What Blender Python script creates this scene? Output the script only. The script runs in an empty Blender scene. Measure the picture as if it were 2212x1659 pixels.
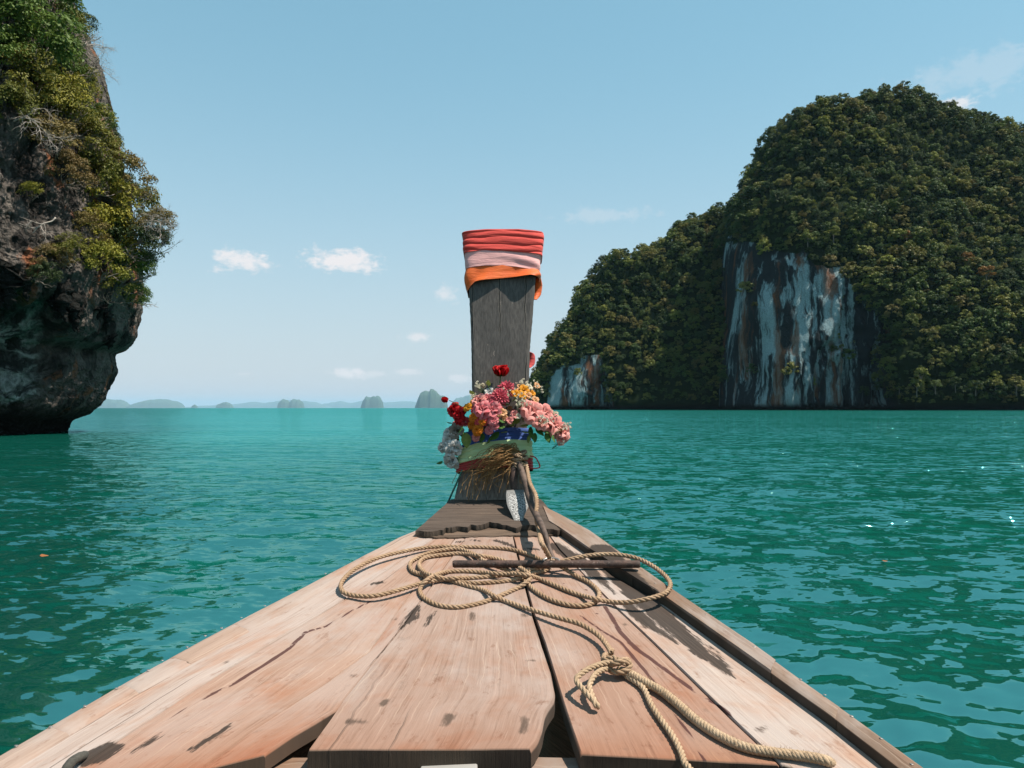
import bpy, math, random
import numpy as np
from mathutils import Vector, Matrix
from mathutils.bvhtree import BVHTree

random.seed(7)
RNG = np.random.default_rng(7)
sc = bpy.context.scene
COL = sc.collection

# ------------------------------------------------------------------ camera, sky, sun, exposure
ZC = 2.0                       # eye height over the sea
FPX, CX, CY, HOR = 1641.7, 1106.0, 829.5, 881.3      # focal length and horizon measured on a 2212 px wide print
PITCH = math.atan((HOR - CY) / FPX)
cam = bpy.data.cameras.new('camera')
cam.sensor_fit = 'HORIZONTAL'
cam.sensor_width = 36.0
cam.lens = 36.0 * FPX / 2212.0
cam.clip_start, cam.clip_end = 0.05, 250000.0
cam_o = bpy.data.objects.new('camera', cam)
COL.objects.link(cam_o)
cam_o.location = (0, 0, ZC)
cam_o.rotation_euler = (math.pi / 2 + PITCH, 0, 0)
sc.camera = cam_o

SUN_EL, SUN_AZ = math.radians(62.0), math.radians(101.0)     # azimuth from +Y towards +X
SUN_DIR = Vector((math.cos(SUN_EL) * math.sin(SUN_AZ), math.cos(SUN_EL) * math.cos(SUN_AZ), math.sin(SUN_EL)))
sun = bpy.data.lights.new('sun', 'SUN')
sun.energy = 5.0
sun.angle = math.radians(0.5)
sun.color = (1.0, 0.92, 0.82)
sun_o = bpy.data.objects.new('sun', sun)
COL.objects.link(sun_o)
sun_o.rotation_euler = SUN_DIR.to_track_quat('Z', 'Y').to_euler()
sun_o.location = (30, 10, 60)

vs = sc.view_settings
vs.view_transform, vs.look, vs.exposure, vs.gamma = 'Standard', 'None', 0.69, 1.0
vs.use_curve_mapping = False
sc.cycles.use_denoising = True
sc.cycles.denoiser = 'OPENIMAGEDENOISE'
sc.cycles.max_bounces = 6
sc.cycles.diffuse_bounces = 2
sc.cycles.glossy_bounces = 3
sc.cycles.transmission_bounces = 2
sc.cycles.transparent_max_bounces = 6
sc.cycles.volume_bounces = 0
sc.cycles.sample_clamp_indirect = 4.0
sc.cycles.caustics_reflective = False
sc.cycles.caustics_refractive = False


# ------------------------------------------------------------------ node helpers
def N(nt, typ, inp=None, **props):
    n = nt.nodes.new(typ)
    for k, v in props.items():
        setattr(n, k, v)
    for k, v in (inp or {}).items():
        s = n.inputs[k]
        if isinstance(v, bpy.types.NodeSocket):
            nt.links.new(v, s)
        else:
            s.default_value = v
    return n


def mth(nt, op, a, b=None, c=None, clamp=False):
    n = nt.nodes.new('ShaderNodeMath')
    n.operation = op
    n.use_clamp = clamp
    for i, v in enumerate((a, b, c)):
        if v is None:
            continue
        if isinstance(v, bpy.types.NodeSocket):
            nt.links.new(v, n.inputs[i])
        else:
            n.inputs[i].default_value = v
    return n.outputs[0]


def vmth(nt, op, a, b=None, scale=None, out=0):
    n = nt.nodes.new('ShaderNodeVectorMath')
    n.operation = op
    for i, v in enumerate((a, b)):
        if v is None:
            continue
        if isinstance(v, bpy.types.NodeSocket):
            nt.links.new(v, n.inputs[i])
        else:
            n.inputs[i].default_value = v
    if scale is not None:
        if isinstance(scale, bpy.types.NodeSocket):
            nt.links.new(scale, n.inputs['Scale'])
        else:
            n.inputs['Scale'].default_value = scale
    return n.outputs[out]


def mix(nt, f, a, b, blend='MIX'):
    n = nt.nodes.new('ShaderNodeMix')
    n.data_type = 'RGBA'
    n.blend_type = blend
    n.clamp_factor = True
    for s, v in ((n.inputs[0], f), (n.inputs[6], a), (n.inputs[7], b)):
        if isinstance(v, bpy.types.NodeSocket):
            nt.links.new(v, s)
        elif isinstance(v, (int, float)):
            s.default_value = v
        else:
            s.default_value = (*v, 1.0) if len(v) == 3 else v
    return n.outputs[2]


def ramp(nt, f, stops, interp='LINEAR'):
    n = nt.nodes.new('ShaderNodeValToRGB')
    cr = n.color_ramp
    cr.interpolation = interp
    while len(cr.elements) < len(stops):
        cr.elements.new(0.5)
    for e, (p, c) in zip(cr.elements, stops):
        e.position = p
        e.color = (c, c, c, 1) if isinstance(c, (int, float)) else (*c, 1)
    nt.links.new(f, n.inputs[0])
    return n.outputs[0]


def smooth(nt, x, lo, hi):
    n = nt.nodes.new('ShaderNodeMapRange')
    n.interpolation_type = 'SMOOTHSTEP'
    nt.links.new(x, n.inputs[0])
    n.inputs[1].default_value, n.inputs[2].default_value = lo, hi
    n.inputs[3].default_value, n.inputs[4].default_value = 0.0, 1.0
    return n.outputs[0]


def noise(nt, vec, scale, detail=3.0, rough=0.55, dist=0.0, out='Fac'):
    n = N(nt, 'ShaderNodeTexNoise', {'Scale': scale, 'Detail': detail, 'Roughness': rough, 'Distortion': dist})
    if vec is not None:
        nt.links.new(vec, n.inputs['Vector'])
    return n.outputs[out]


def mapping(nt, vec, scale=(1, 1, 1), loc=(0, 0, 0), rot=(0, 0, 0)):
    n = N(nt, 'ShaderNodeMapping', {'Vector': vec, 'Scale': scale, 'Location': loc, 'Rotation': rot})
    return n.outputs[0]


def new_mat(name, **kw):
    m = bpy.data.materials.new(name)
    m.use_nodes = True
    nt = m.node_tree
    b = nt.nodes['Principled BSDF']
    for k, v in kw.items():
        b.inputs[k.replace('_', ' ')].default_value = v
    return m, nt, b


def dim(nt, c, k):
    k = (k, k, k) if isinstance(k, (int, float)) else k
    return mix(nt, 1.0, c, k, 'MULTIPLY')


def tcoord(nt, out='Object'):
    return nt.nodes.new('ShaderNodeTexCoord').outputs[out]


def bump(nt, b, h, strength, dist):
    n = N(nt, 'ShaderNodeBump', {'Height': h, 'Strength': strength, 'Distance': dist})
    nt.links.new(n.outputs[0], b.inputs['Normal'])
    return n


# ------------------------------------------------------------------ view rays (a print pixel -> a direction from the eye)
def ray(u, v):
    dx, dz = (u - CX) / FPX, -(v - CY) / FPX
    c, s = math.cos(PITCH), math.sin(PITCH)
    return Vector((dx, c - s * dz, s + c * dz))


EYE = Vector((0, 0, ZC))


def at(u, v, Y):
    d = ray(u, v)
    return EYE + d * (Y / d.y)


# ------------------------------------------------------------------ world: daylight sky with a few small fair-weather clouds
world = bpy.data.worlds.new('World')
sc.world = world
world.use_nodes = True
wt = world.node_tree
bg = wt.nodes['Background']
sky = N(wt, 'ShaderNodeTexSky', sky_type='NISHITA', sun_disc=False, sun_elevation=SUN_EL, sun_rotation=SUN_AZ,
        altitude=0.0, air_density=1.0, dust_density=0.25, ozone_density=3.0)
SKY_TINT = (1.62, 2.46, 2.46)
skyc = mix(wt, 1.0, N(wt, 'ShaderNodeGamma', {'Color': sky.outputs[0], 'Gamma': 0.5}).outputs[0], SKY_TINT, 'MULTIPLY')
wdir = tcoord(wt, 'Generated')
elev = N(wt, 'ShaderNodeSeparateXYZ', {0: wdir}).outputs[2]
veil = mth(wt, 'POWER', mth(wt, 'SUBTRACT', 1.0, mth(wt, 'MULTIPLY', elev, 2.0, clamp=True), clamp=True), 2.0)
skyc = mix(wt, mth(wt, 'MULTIPLY', veil, 0.92), skyc, (4.75, 4.6, 5.0))       # thin milky air low over the sea, the same all round
CLOUDS = [  # u, v, half width, half height, opacity
    (515, 563, 62, 27, 0.95), (735, 562, 92, 26, 1.0), (965, 640, 30, 22, 0.6), (902, 728, 38, 11, 0.7),
    (745, 805, 40, 16, 0.85), (820, 808, 34, 10, 0.45), (876, 803, 36, 8, 0.55), (992, 817, 30, 9, 0.6), (530, 808, 16, 6, 0.35),
    (1300, 466, 120, 16, 0.22), (2068, 226, 34, 18, 0.8), (2120, 150, 150, 40, 0.20), (1180, 818, 40, 8, 0.5)]
cn1 = noise(wt, wdir, 38.0, 5.0, 0.6)
cn2 = noise(wt, mapping(wt, wdir, (1, 1, 2.2)), 90.0, 4.0, 0.6)
wob = mth(wt, 'ADD', mth(wt, 'MULTIPLY', mth(wt, 'SUBTRACT', cn1, 0.5), 2.4), mth(wt, 'MULTIPLY', mth(wt, 'SUBTRACT', cn2, 0.5), 1.5))
cloud = None
for (u, v, w, h, op) in CLOUDS:
    c = ray(u, v).normalized()
    r = c.cross(Vector((0, 0, 1))).normalized()
    up = r.cross(c)
    a = vmth(wt, 'DOT_PRODUCT', wdir, tuple(r / (w / FPX)), out=1)
    b_ = vmth(wt, 'DOT_PRODUCT', wdir, tuple(up / (h / FPX)), out=1)
    front = mth(wt, 'GREATER_THAN', vmth(wt, 'DOT_PRODUCT', wdir, tuple(c), out=1), 0.5)
    d = mth(wt, 'SQRT', mth(wt, 'ADD', mth(wt, 'MULTIPLY', a, a), mth(wt, 'MULTIPLY', b_, b_)))
    m = mth(wt, 'ADD', mth(wt, 'SUBTRACT', 0.95, d), wob)
    m = mth(wt, 'MULTIPLY', mth(wt, 'MULTIPLY', smooth(wt, m, -0.1, 0.75), op), front)
    cloud = m if cloud is None else mth(wt, 'MAXIMUM', cloud, m)
CLOUD_COL = (6.3, 6.15, 6.25)
skyc = mix(wt, cloud, skyc, CLOUD_COL)
wt.links.new(skyc, bg.inputs['Color'])
bg.inputs['Strength'].default_value = 0.087


# ------------------------------------------------------------------ mesh and object helpers
def mesh_np(name, V, F, mat=None, smooth_=True, uv=None, attrs=None):
    """V (n,3), F (m,3|4) int array"""
    V = np.asarray(V, np.float32)
    F = np.asarray(F, np.int32)
    me = bpy.data.meshes.new(name)
    k = F.shape[1]
    me.vertices.add(len(V))
    me.vertices.foreach_set('co', V.ravel())
    me.loops.add(F.size)
    me.loops.foreach_set('vertex_index', F.ravel())
    me.polygons.add(len(F))
    me.polygons.foreach_set('loop_start', np.arange(0, F.size, k, dtype=np.int32))
    if smooth_:
        me.polygons.foreach_set('use_smooth', np.ones(len(F), bool))
    if uv is not None:
        l = me.uv_layers.new(name='UVMap')
        l.data.foreach_set('uv', np.asarray(uv, np.float32)[F.ravel()].ravel())
    for an, arr in (attrs or {}).items():
        arr = np.asarray(arr, np.float32)
        if arr.ndim == 1:
            at_ = me.attributes.new(an, 'FLOAT', 'POINT')
            at_.data.foreach_set('value', arr)
        else:
            at_ = me.attributes.new(an, 'FLOAT_VECTOR', 'POINT')
            at_.data.foreach_set('vector', arr.ravel())
    me.update(calc_edges=True)
    me.validate()
    if mat:
        me.materials.append(mat)
    return me


def obj(name, me, parent=None, loc=None, rot=None, scale=None, color=None):
    o = bpy.data.objects.new(name, me)
    COL.objects.link(o)
    if parent is not None:
        o.parent = parent
    if loc is not None:
        o.location = loc
    if rot is not None:
        o.rotation_euler = rot
    if scale is not None:
        o.scale = scale
    if color is not None:
        o.color = (*color, 1.0)
    return o


def tag(o, label=None, cat=None, group=None, kind=None):
    if label:
        o['label'] = label
    if cat:
        o['category'] = cat
    if group:
        o['group'] = group
    if kind:
        o['kind'] = kind
    return o


def empty(name, loc=(0, 0, 0), label=None, cat=None, group=None):
    o = bpy.data.objects.new(name, None)
    COL.objects.link(o)
    o.location = loc
    o.empty_display_size = 0.1
    return tag(o, label, cat, group)


def grid_faces(nr, nc, wrap=False):
    i = np.arange(nr - 1)[:, None]
    j = np.arange(nc if wrap else nc - 1)[None, :]
    a = i * nc + j
    b = i * nc + (j + 1) % nc
    return np.stack([a, b, b + nc, a + nc], -1).reshape(-1, 4)


def join_np(parts):
    Vs, Fs, off = [], [], 0
    for V, F in parts:
        Vs.append(V)
        Fs.append(np.asarray(F) + off)
        off += len(V)
    return np.concatenate(Vs), np.concatenate(Fs)


def _hash(ix, iy, iz, seed):
    h = (ix * 374761393 + iy * 668265263 + iz * 2147483647 + seed * 1274126177) & 0xFFFFFFFF
    h = ((h ^ (h >> 13)) * 1274126177) & 0xFFFFFFFF
    h = ((h ^ (h >> 16)) * 2246822519) & 0xFFFFFFFF
    h = h ^ (h >> 15)
    return (h & 0xFFFFFF) / float(0xFFFFFF) * 2 - 1


def vnoise(P, seed=0):
    P = np.asarray(P, np.float64)
    I = np.floor(P).astype(np.int64)
    f = P - I
    f = f * f * f * (f * (f * 6 - 15) + 10)
    r = 0
    for dx in (0, 1):
        wx = f[..., 0] if dx else 1 - f[..., 0]
        for dy in (0, 1):
            wy = f[..., 1] if dy else 1 - f[..., 1]
            for dz in (0, 1):
                wz = f[..., 2] if dz else 1 - f[..., 2]
                r = r + _hash(I[..., 0] + dx, I[..., 1] + dy, I[..., 2] + dz, seed) * wx * wy * wz
    return r


def fbm(P, octaves=4, seed=0, gain=0.5, ridged=False):
    P = np.asarray(P, np.float64)
    r, a, tot = 0, 1.0, 0
    for o in range(octaves):
        n = vnoise(P * (2.03 ** o) + o * 17.3, seed + o)
        if ridged:
            n = 1 - 2 * np.abs(n)
        r = r + a * n
        tot += a
        a *= gain
    return r / tot


def sstep(x, a, b):
    t = np.clip((x - a) / (b - a), 0, 1)
    return t * t * (3 - 2 * t)


def catmull(P, step):
    """dense resample of a control polyline (n,k) at ~step spacing (uses the first three columns for length)"""
    P = np.asarray(P, float)
    Q = np.vstack([2 * P[0] - P[1], P, 2 * P[-1] - P[-2]])
    out = []
    for i in range(1, len(Q) - 2):
        p0, p1, p2, p3 = Q[i - 1], Q[i], Q[i + 1], Q[i + 2]
        n = max(2, int(np.linalg.norm((p2 - p1)[:3]) / step) + 1)
        t = np.linspace(0, 1, n, endpoint=False)[:, None]
        out.append(0.5 * ((2 * p1) + (-p0 + p2) * t + (2 * p0 - 5 * p1 + 4 * p2 - p3) * t ** 2 + (-p0 + 3 * p1 - 3 * p2 + p3) * t ** 3))
    out.append(P[-1:])
    return np.vstack(out)


def frames(P):
    P = np.asarray(P, float)
    T = np.gradient(P, axis=0)
    T /= np.linalg.norm(T, axis=1)[:, None] + 1e-12
    Nn = np.zeros_like(P)
    a = np.array([0, 0, 1.0])
    if abs(T[0] @ a) > 0.9:
        a = np.array([1.0, 0, 0])
    n = a - T[0] * (a @ T[0])
    for i in range(len(P)):
        n = n - T[i] * (n @ T[i])
        n /= np.linalg.norm(n) + 1e-12
        Nn[i] = n
    return T, Nn, np.cross(T, Nn)


def tube(P, r, sides=8, cap=True):
    P = np.asarray(P, float)
    r = np.broadcast_to(np.asarray(r, float), (len(P),))
    T, A, B = frames(P)
    ph = np.linspace(0, 2 * math.pi, sides, endpoint=False)
    V = (P[:, None] + r[:, None, None] * (np.cos(ph)[None, :, None] * A[:, None] + np.sin(ph)[None, :, None] * B[:, None])).reshape(-1, 3)
    F = grid_faces(len(P), sides, True)
    if cap:
        n = len(V)
        V = np.vstack([V, P[:1], P[-1:]])
        k = np.arange(sides)
        c0 = np.stack([np.full(sides, n), (k + 1) % sides, k, k], -1)
        o = (len(P) - 1) * sides
        c1 = np.stack([np.full(sides, n + 1), o + k, o + (k + 1) % sides, o + (k + 1) % sides], -1)
        F = np.vstack([F, c0, c1])
    return V, F


def fix_quads(F):
    return F


def mesh_q(name, V, F, mat, smooth_=True, **kw):
    """quads where the last two indices may coincide (triangles)"""
    F = np.asarray(F)
    tri = F[:, 2] == F[:, 3]
    if not tri.any():
        return mesh_np(name, V, F, mat, smooth_, **kw)
    T = np.concatenate([F[~tri][:, [0, 1, 2]], F[~tri][:, [0, 2, 3]], F[tri][:, :3]])
    return mesh_np(name, V, T, mat, smooth_, **kw)


def box_vf(c, s, R=None):
    x = np.array([[-1, -1, -1], [1, -1, -1], [1, 1, -1], [-1, 1, -1], [-1, -1, 1], [1, -1, 1], [1, 1, 1], [-1, 1, 1]], float) * np.asarray(s) / 2
    if R is not None:
        x = x @ np.asarray(R).T
    F = np.array([[0, 3, 2, 1], [4, 5, 6, 7], [0, 1, 5, 4], [1, 2, 6, 5], [2, 3, 7, 6], [3, 0, 4, 7]])
    return x + np.asarray(c), F

# ------------------------------------------------------------------ sea
def build_sea():
    m, nt, b = new_mat('sea_water', Roughness=0.03, IOR=1.33, Specular_IOR_Level=0.34)
    geo = nt.nodes.new('ShaderNodeNewGeometry')
    pos = geo.outputs['Position']
    xyz = N(nt, 'ShaderNodeSeparateXYZ', {0: pos})
    # cliff shadow and reflection painted in as darker green; open bay brighter turquoise
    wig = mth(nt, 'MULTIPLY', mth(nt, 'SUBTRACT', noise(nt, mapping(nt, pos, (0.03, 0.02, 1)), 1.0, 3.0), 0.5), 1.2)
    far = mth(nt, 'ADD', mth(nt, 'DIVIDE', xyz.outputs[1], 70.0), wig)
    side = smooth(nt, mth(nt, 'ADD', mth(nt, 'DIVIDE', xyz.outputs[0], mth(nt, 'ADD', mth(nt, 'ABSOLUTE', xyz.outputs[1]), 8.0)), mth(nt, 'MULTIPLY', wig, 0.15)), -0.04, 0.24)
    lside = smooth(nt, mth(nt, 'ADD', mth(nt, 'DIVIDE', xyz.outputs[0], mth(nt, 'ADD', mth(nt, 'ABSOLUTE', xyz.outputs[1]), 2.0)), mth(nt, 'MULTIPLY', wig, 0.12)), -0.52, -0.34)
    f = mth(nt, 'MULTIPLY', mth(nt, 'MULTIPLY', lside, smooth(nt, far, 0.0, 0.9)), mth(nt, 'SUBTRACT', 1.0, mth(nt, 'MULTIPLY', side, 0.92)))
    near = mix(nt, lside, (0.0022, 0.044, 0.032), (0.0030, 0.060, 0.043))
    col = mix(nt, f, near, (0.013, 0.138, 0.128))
    # small ripples as real slopes, alike at every distance
    g = None
    for sx, sy, amp in ((0.9, 1.5, 0.20), (2.6, 4.2, 0.26), (6.5, 10.5, 0.20)):
        c = noise(nt, mapping(nt, pos, (sx, sy, 1), rot=(0, 0, 0.35)), 1.0, 2.0, 0.5, 0.3, out='Color')
        c = vmth(nt, 'SUBTRACT', c, (0.5, 0.5, 0.5))
        c = vmth(nt, 'MULTIPLY', c, (amp * 1.0, amp * 1.9, 0))
        g = c if g is None else vmth(nt, 'ADD', g, c)
    # gusts: calmer and rougher patches
    gust = noise(nt, mapping(nt, pos, (0.022, 0.11, 1)), 1.0, 4.0, 0.6)
    gain = mth(nt, 'MULTIPLY_ADD', smooth(nt, gust, 0.32, 0.68), 1.25, 0.28)
    sub = N(nt, 'ShaderNodeAttribute', attribute_name='unresolved').outputs['Fac']
    gain = mth(nt, 'MULTIPLY', gain, mth(nt, 'MULTIPLY_ADD', sub, 4.2, 0.74))
    g = vmth(nt, 'SCALE', g, scale=gain)
    nrm = vmth(nt, 'NORMALIZE', vmth(nt, 'ADD', geo.outputs['Normal'], g))
    fr = N(nt, 'ShaderNodeFresnel', {'IOR': 1.33, 'Normal': nrm}).outputs[0]
    fac = mth(nt, 'DIVIDE', mth(nt, 'MULTIPLY', fr, 0.95), mth(nt, 'MULTIPLY_ADD', fr, 1.5, 1.0))      # wave faces hide one another at low angles
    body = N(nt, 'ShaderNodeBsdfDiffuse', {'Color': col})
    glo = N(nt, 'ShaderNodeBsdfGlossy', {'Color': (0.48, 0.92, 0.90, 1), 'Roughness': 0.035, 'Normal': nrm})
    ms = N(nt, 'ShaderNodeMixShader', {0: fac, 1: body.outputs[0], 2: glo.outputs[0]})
    nt.links.new(ms.outputs[0], nt.nodes['Material Output'].inputs['Surface'])
    # mesh: fine near the boat, coarser with distance, out to the horizon
    az = np.concatenate([np.linspace(-180, -50, 60, endpoint=False), np.linspace(-50, 50, 620), np.linspace(50, 180, 61)[1:-1]])
    az = np.radians(az)
    r = [0.6]
    while r[-1] < 70:
        r.append(r[-1] + max(0.03, r[-1] * 0.0075))
    while r[-1] < 105000:
        r.append(r[-1] * 1.14)
    r = np.array(r)
    R, A = np.meshgrid(r, az, indexing='ij')
    X, Y = R * np.sin(A), R * np.cos(A)
    Z = np.zeros_like(X)
    rng = np.random.default_rng(3)
    step = np.gradient(r)[:, None]
    E = np.zeros(len(r))
    E0 = 0.0
    for k in range(52):
        lam = 0.26 * 1.06 ** k * rng.uniform(0.9, 1.1)
        th = rng.normal(math.radians(70), 0.55)          # travelling across the view, mostly towards the boat
        kx, ky = math.cos(th) * 2 * math.pi / lam, math.sin(th) * 2 * math.pi / lam
        amp = 0.0050 * lam ** 0.78 / (1 + (lam / 1.5) ** 1.3) * rng.uniform(0.6, 1.3)
        fade = np.clip((lam / 3.2 - step) / (lam / 3.2) * 2, 0, 1)
        E += (amp / lam) ** 2 * fade[:, 0] ** 2
        E0 += (amp / lam) ** 2
        ph = kx * X + ky * Y + rng.uniform(0, 6.28) + 1.2 * np.sin(0.11 * X + 0.07 * Y + k)
        s = np.sin(ph)
        Z += amp * fade * (s + 0.25 * np.cos(2 * ph))
    Z *= 0.75 + 0.5 * vnoise(np.stack([X * 0.09, Y * 0.12, X * 0], -1), 5)
    V = np.stack([X, Y, Z], -1).reshape(-1, 3)
    F = grid_faces(len(r), len(az), True)[:, ::-1]
    n = len(V)
    V = np.vstack([V, [[0, 0, 0]]])
    sub = np.append(np.repeat(np.sqrt(np.clip(1 - E / E0, 0, 1)), len(az)), 0)
    k = np.arange(len(az))
    C = np.stack([np.full(len(az), n), (k + 1) % len(az), k, k], -1)
    F = np.vstack([F, C])
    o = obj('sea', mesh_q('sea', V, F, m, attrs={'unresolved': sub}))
    tag(o, 'turquoise rippled sea reaching to the horizon around the boat', kind='structure')
    return o


build_sea()

# ------------------------------------------------------------------ haze over the bay
def build_haze():
    V, F = box_vf((0, 45000, 458), (250000, 130000, 924))
    m = bpy.data.materials.new('haze_air')
    m.use_nodes = True
    nt = m.node_tree
    nt.nodes.clear()
    out = nt.nodes.new('ShaderNodeOutputMaterial')
    vol = N(nt, 'ShaderNodeVolumePrincipled', {'Color': (0.50, 0.80, 1.0, 1), 'Density': 1.5e-5})
    nt.links.new(vol.outputs[0], out.inputs['Volume'])
    o = obj('haze', mesh_np('haze', V, F, m, False))
    tag(o, 'pale sea haze hanging over the far bay', kind='stuff')


build_haze()

# ------------------------------------------------------------------ rock and foliage materials
def rock_material(name, pale, dark, orange, streak=(0.05, 0.05, 0.006), scale=1.0, orange_amt=0.5, pale_amt=0.5, detail_bump=0.6, bump_d=0.5, ground=None):
    m, nt, b = new_mat(name, Roughness=0.95, Specular_IOR_Level=0.08)
    p = tcoord(nt, 'Object')
    warp = vmth(nt, 'SCALE', vmth(nt, 'SUBTRACT', noise(nt, p, 0.06 * scale, 2.0, out='Color'), (0.5, 0.5, 0.5)), scale=7.0 / scale)
    warp = vmth(nt, 'MULTIPLY', warp, (1, 1, 0.3))
    pw = vmth(nt, 'ADD', p, warp)
    st = noise(nt, mapping(nt, pw, tuple(s * scale for s in streak)), 1.0, 5.0, 0.62)
    st2 = noise(nt, mapping(nt, pw, tuple(s * scale * 4.2 for s in streak)), 1.0, 5.0, 0.65)
    f = mth(nt, 'ADD', mth(nt, 'MULTIPLY', st, 0.65), mth(nt, 'MULTIPLY', st2, 0.35))
    c = mix(nt, smooth(nt, f, 0.62 - 0.2 * pale_amt, 0.70 - 0.2 * pale_amt), dark, pale)
    og = noise(nt, mapping(nt, pw, tuple(s * scale * 1.3 for s in streak), loc=(31, 7, 3)), 1.0, 4.0, 0.6)
    c = mix(nt, mth(nt, 'MULTIPLY', smooth(nt, og, 0.60 - 0.1 * orange_amt, 0.72 - 0.1 * orange_amt), orange_amt), c, orange)
    fine = noise(nt, p, 1.3 * scale, 6.0, 0.65)
    c = mix(nt, smooth(nt, fine, 0.25, 0.75), mix(nt, 0.55, c, (0.01, 0.01, 0.01)), c)
    if ground is not None:
        wl = N(nt, 'ShaderNodeAttribute', attribute_name='bare').outputs['Fac']
        c = mix(nt, smooth(nt, mth(nt, 'ADD', wl, mth(nt, 'MULTIPLY', mth(nt, 'SUBTRACT', fine, 0.5), 0.8)), 0.3, 0.6), ground, c)
    if ground is not None:
        zz_ = N(nt, 'ShaderNodeSeparateXYZ', {0: p}).outputs[2]
        c = mix(nt, smooth(nt, mth(nt, 'ADD', zz_, mth(nt, 'MULTIPLY', fine, 4.0)), 4.0, 9.0), (0.008, 0.009, 0.008), c)      # black band just above the waterline
    c = dim(nt, c, 0.8)
    nt.links.new(c, b.inputs['Base Color'])
    h = mth(nt, 'ADD', fine, mth(nt, 'MULTIPLY', st2, 0.8))
    bump(nt, b, h, detail_bump, bump_d)
    return m


def leaf_material(name, cols, noise_scale=0.25, trans=0.25):
    m = bpy.data.materials.new(name)
    m.use_nodes = True
    nt = m.node_tree
    b = nt.nodes['Principled BSDF']
    b.inputs['Roughness'].default_value = 0.6
    b.inputs['Specular IOR Level'].default_value = 0.25
    rnd = nt.nodes.new('ShaderNodeObjectInfo').outputs['Random']
    tint = N(nt, 'ShaderNodeAttribute', attribute_type='INSTANCER', attribute_name='tint').outputs['Fac']
    hue = mth(nt, 'FRACT', mth(nt, 'ADD', rnd, tint))
    base = ramp(nt, hue, cols)
    geo = nt.nodes.new('ShaderNodeNewGeometry')
    isl = geo.outputs['Random Per Island']
    cl = noise(nt, tcoord(nt, 'Object'), noise_scale, 2.0)
    v = mth(nt, 'ADD', mth(nt, 'MULTIPLY', isl, 0.7), mth(nt, 'MULTIPLY', cl, 1.3))
    c = mix(nt, 1.0, base, mix(nt, mth(nt, 'MULTIPLY', v, 0.5), (0.40, 0.42, 0.42), (1.28, 1.24, 1.05)), 'MULTIPLY')
    nt.links.new(c, b.inputs['Base Color'])
    tr = N(nt, 'ShaderNodeBsdfTranslucent', {'Color': c})
    ms = nt.nodes.new('ShaderNodeMixShader')
    ms.inputs[0].default_value = trans
    out = nt.nodes['Material Output']
    nt.links.new(b.outputs[0], ms.inputs[1])
    nt.links.new(tr.outputs[0], ms.inputs[2])
    nt.links.new(ms.outputs[0], out.inputs['Surface'])
    return m


M_BARK, _nt, _b = new_mat('bark', Roughness=0.9)
_c = mix(_nt, noise(_nt, tcoord(_nt), 6.0, 4.0), (0.10, 0.08, 0.06), (0.26, 0.22, 0.18))
_nt.links.new(_c, _b.inputs['Base Color'])

FOREST_COLS = [(0.0, (0.034, 0.064, 0.016)), (0.25, (0.065, 0.110, 0.026)), (0.5, (0.115, 0.158, 0.034)), (0.68, (0.190, 0.195, 0.042)),
               (0.84, (0.185, 0.150, 0.046)), (0.93, (0.260, 0.280, 0.055)), (1.0, (0.040, 0.072, 0.020))]
M_FOREST = leaf_material('forest_leaves', FOREST_COLS, 0.25, 0.2)
M_RUSTY = leaf_material('rusty_leaves', [(0, (0.24, 0.12, 0.024)), (1, (0.30, 0.15, 0.028))], 0.25, 0.2)
M_BRIGHT = leaf_material('bright_leaves', [(0, (0.17, 0.20, 0.036)), (1, (0.21, 0.22, 0.04))], 0.25, 0.2)


def crown_np(rng, n_clump, n_leaf, leaf, flat=0.75, clump=0.34, open_=0.0, droop=0.0):
    """a leafy crown of unit radius round the origin: clumps of small leaf faces"""
    d = rng.normal(size=(n_clump, 3))
    d /= np.linalg.norm(d, axis=1)[:, None]
    d[:, 2] = np.where(d[:, 2] < -0.45, -d[:, 2], d[:, 2])
    rad = rng.uniform(0.35, 0.85, n_clump) ** 0.6
    C = d * rad[:, None] * np.array([1, 1, flat])
    cr = clump * rng.uniform(0.55, 1.15, n_clump)
    Vs = []
    for c, r in zip(C, cr):
        k = int(n_leaf * rng.uniform(0.7, 1.3))
        q = rng.normal(size=(k, 3))
        q /= np.linalg.norm(q, axis=1)[:, None]
        q[:, 2] = np.where(q[:, 2] < -0.3, -q[:, 2], q[:, 2])
        pos = c + q * r * (rng.uniform(0.55, 1.08, k) ** (0.5 + open_))[:, None] * np.array([1, 1, 0.8])
        nrm = q * 0.8 + rng.normal(size=(k, 3)) * 0.45 + np.array([0, 0, 0.35])
        nrm /= np.linalg.norm(nrm, axis=1)[:, None]
        t = np.cross(nrm, rng.normal(size=(k, 3)))
        t /= np.linalg.norm(t, axis=1)[:, None]
        bt = np.cross(nrm, t)
        s = leaf * rng.uniform(0.6, 1.3, k)[:, None]
        Vs.append(np.stack([pos - t * s, pos + bt * s * 0.55 + nrm * s * 0.15, pos + t * s, pos - bt * s * 0.55 + nrm * s * 0.15], 1))
    V = np.concatenate(Vs).reshape(-1, 3)
    return V, np.arange(len(V)).reshape(-1, 4)


# ------------------------------------------------------------------ the forested karst massif across the water
def px_world(tab, Y):
    return [tuple(at(u, v, Y)) for u, v in tab]


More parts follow.
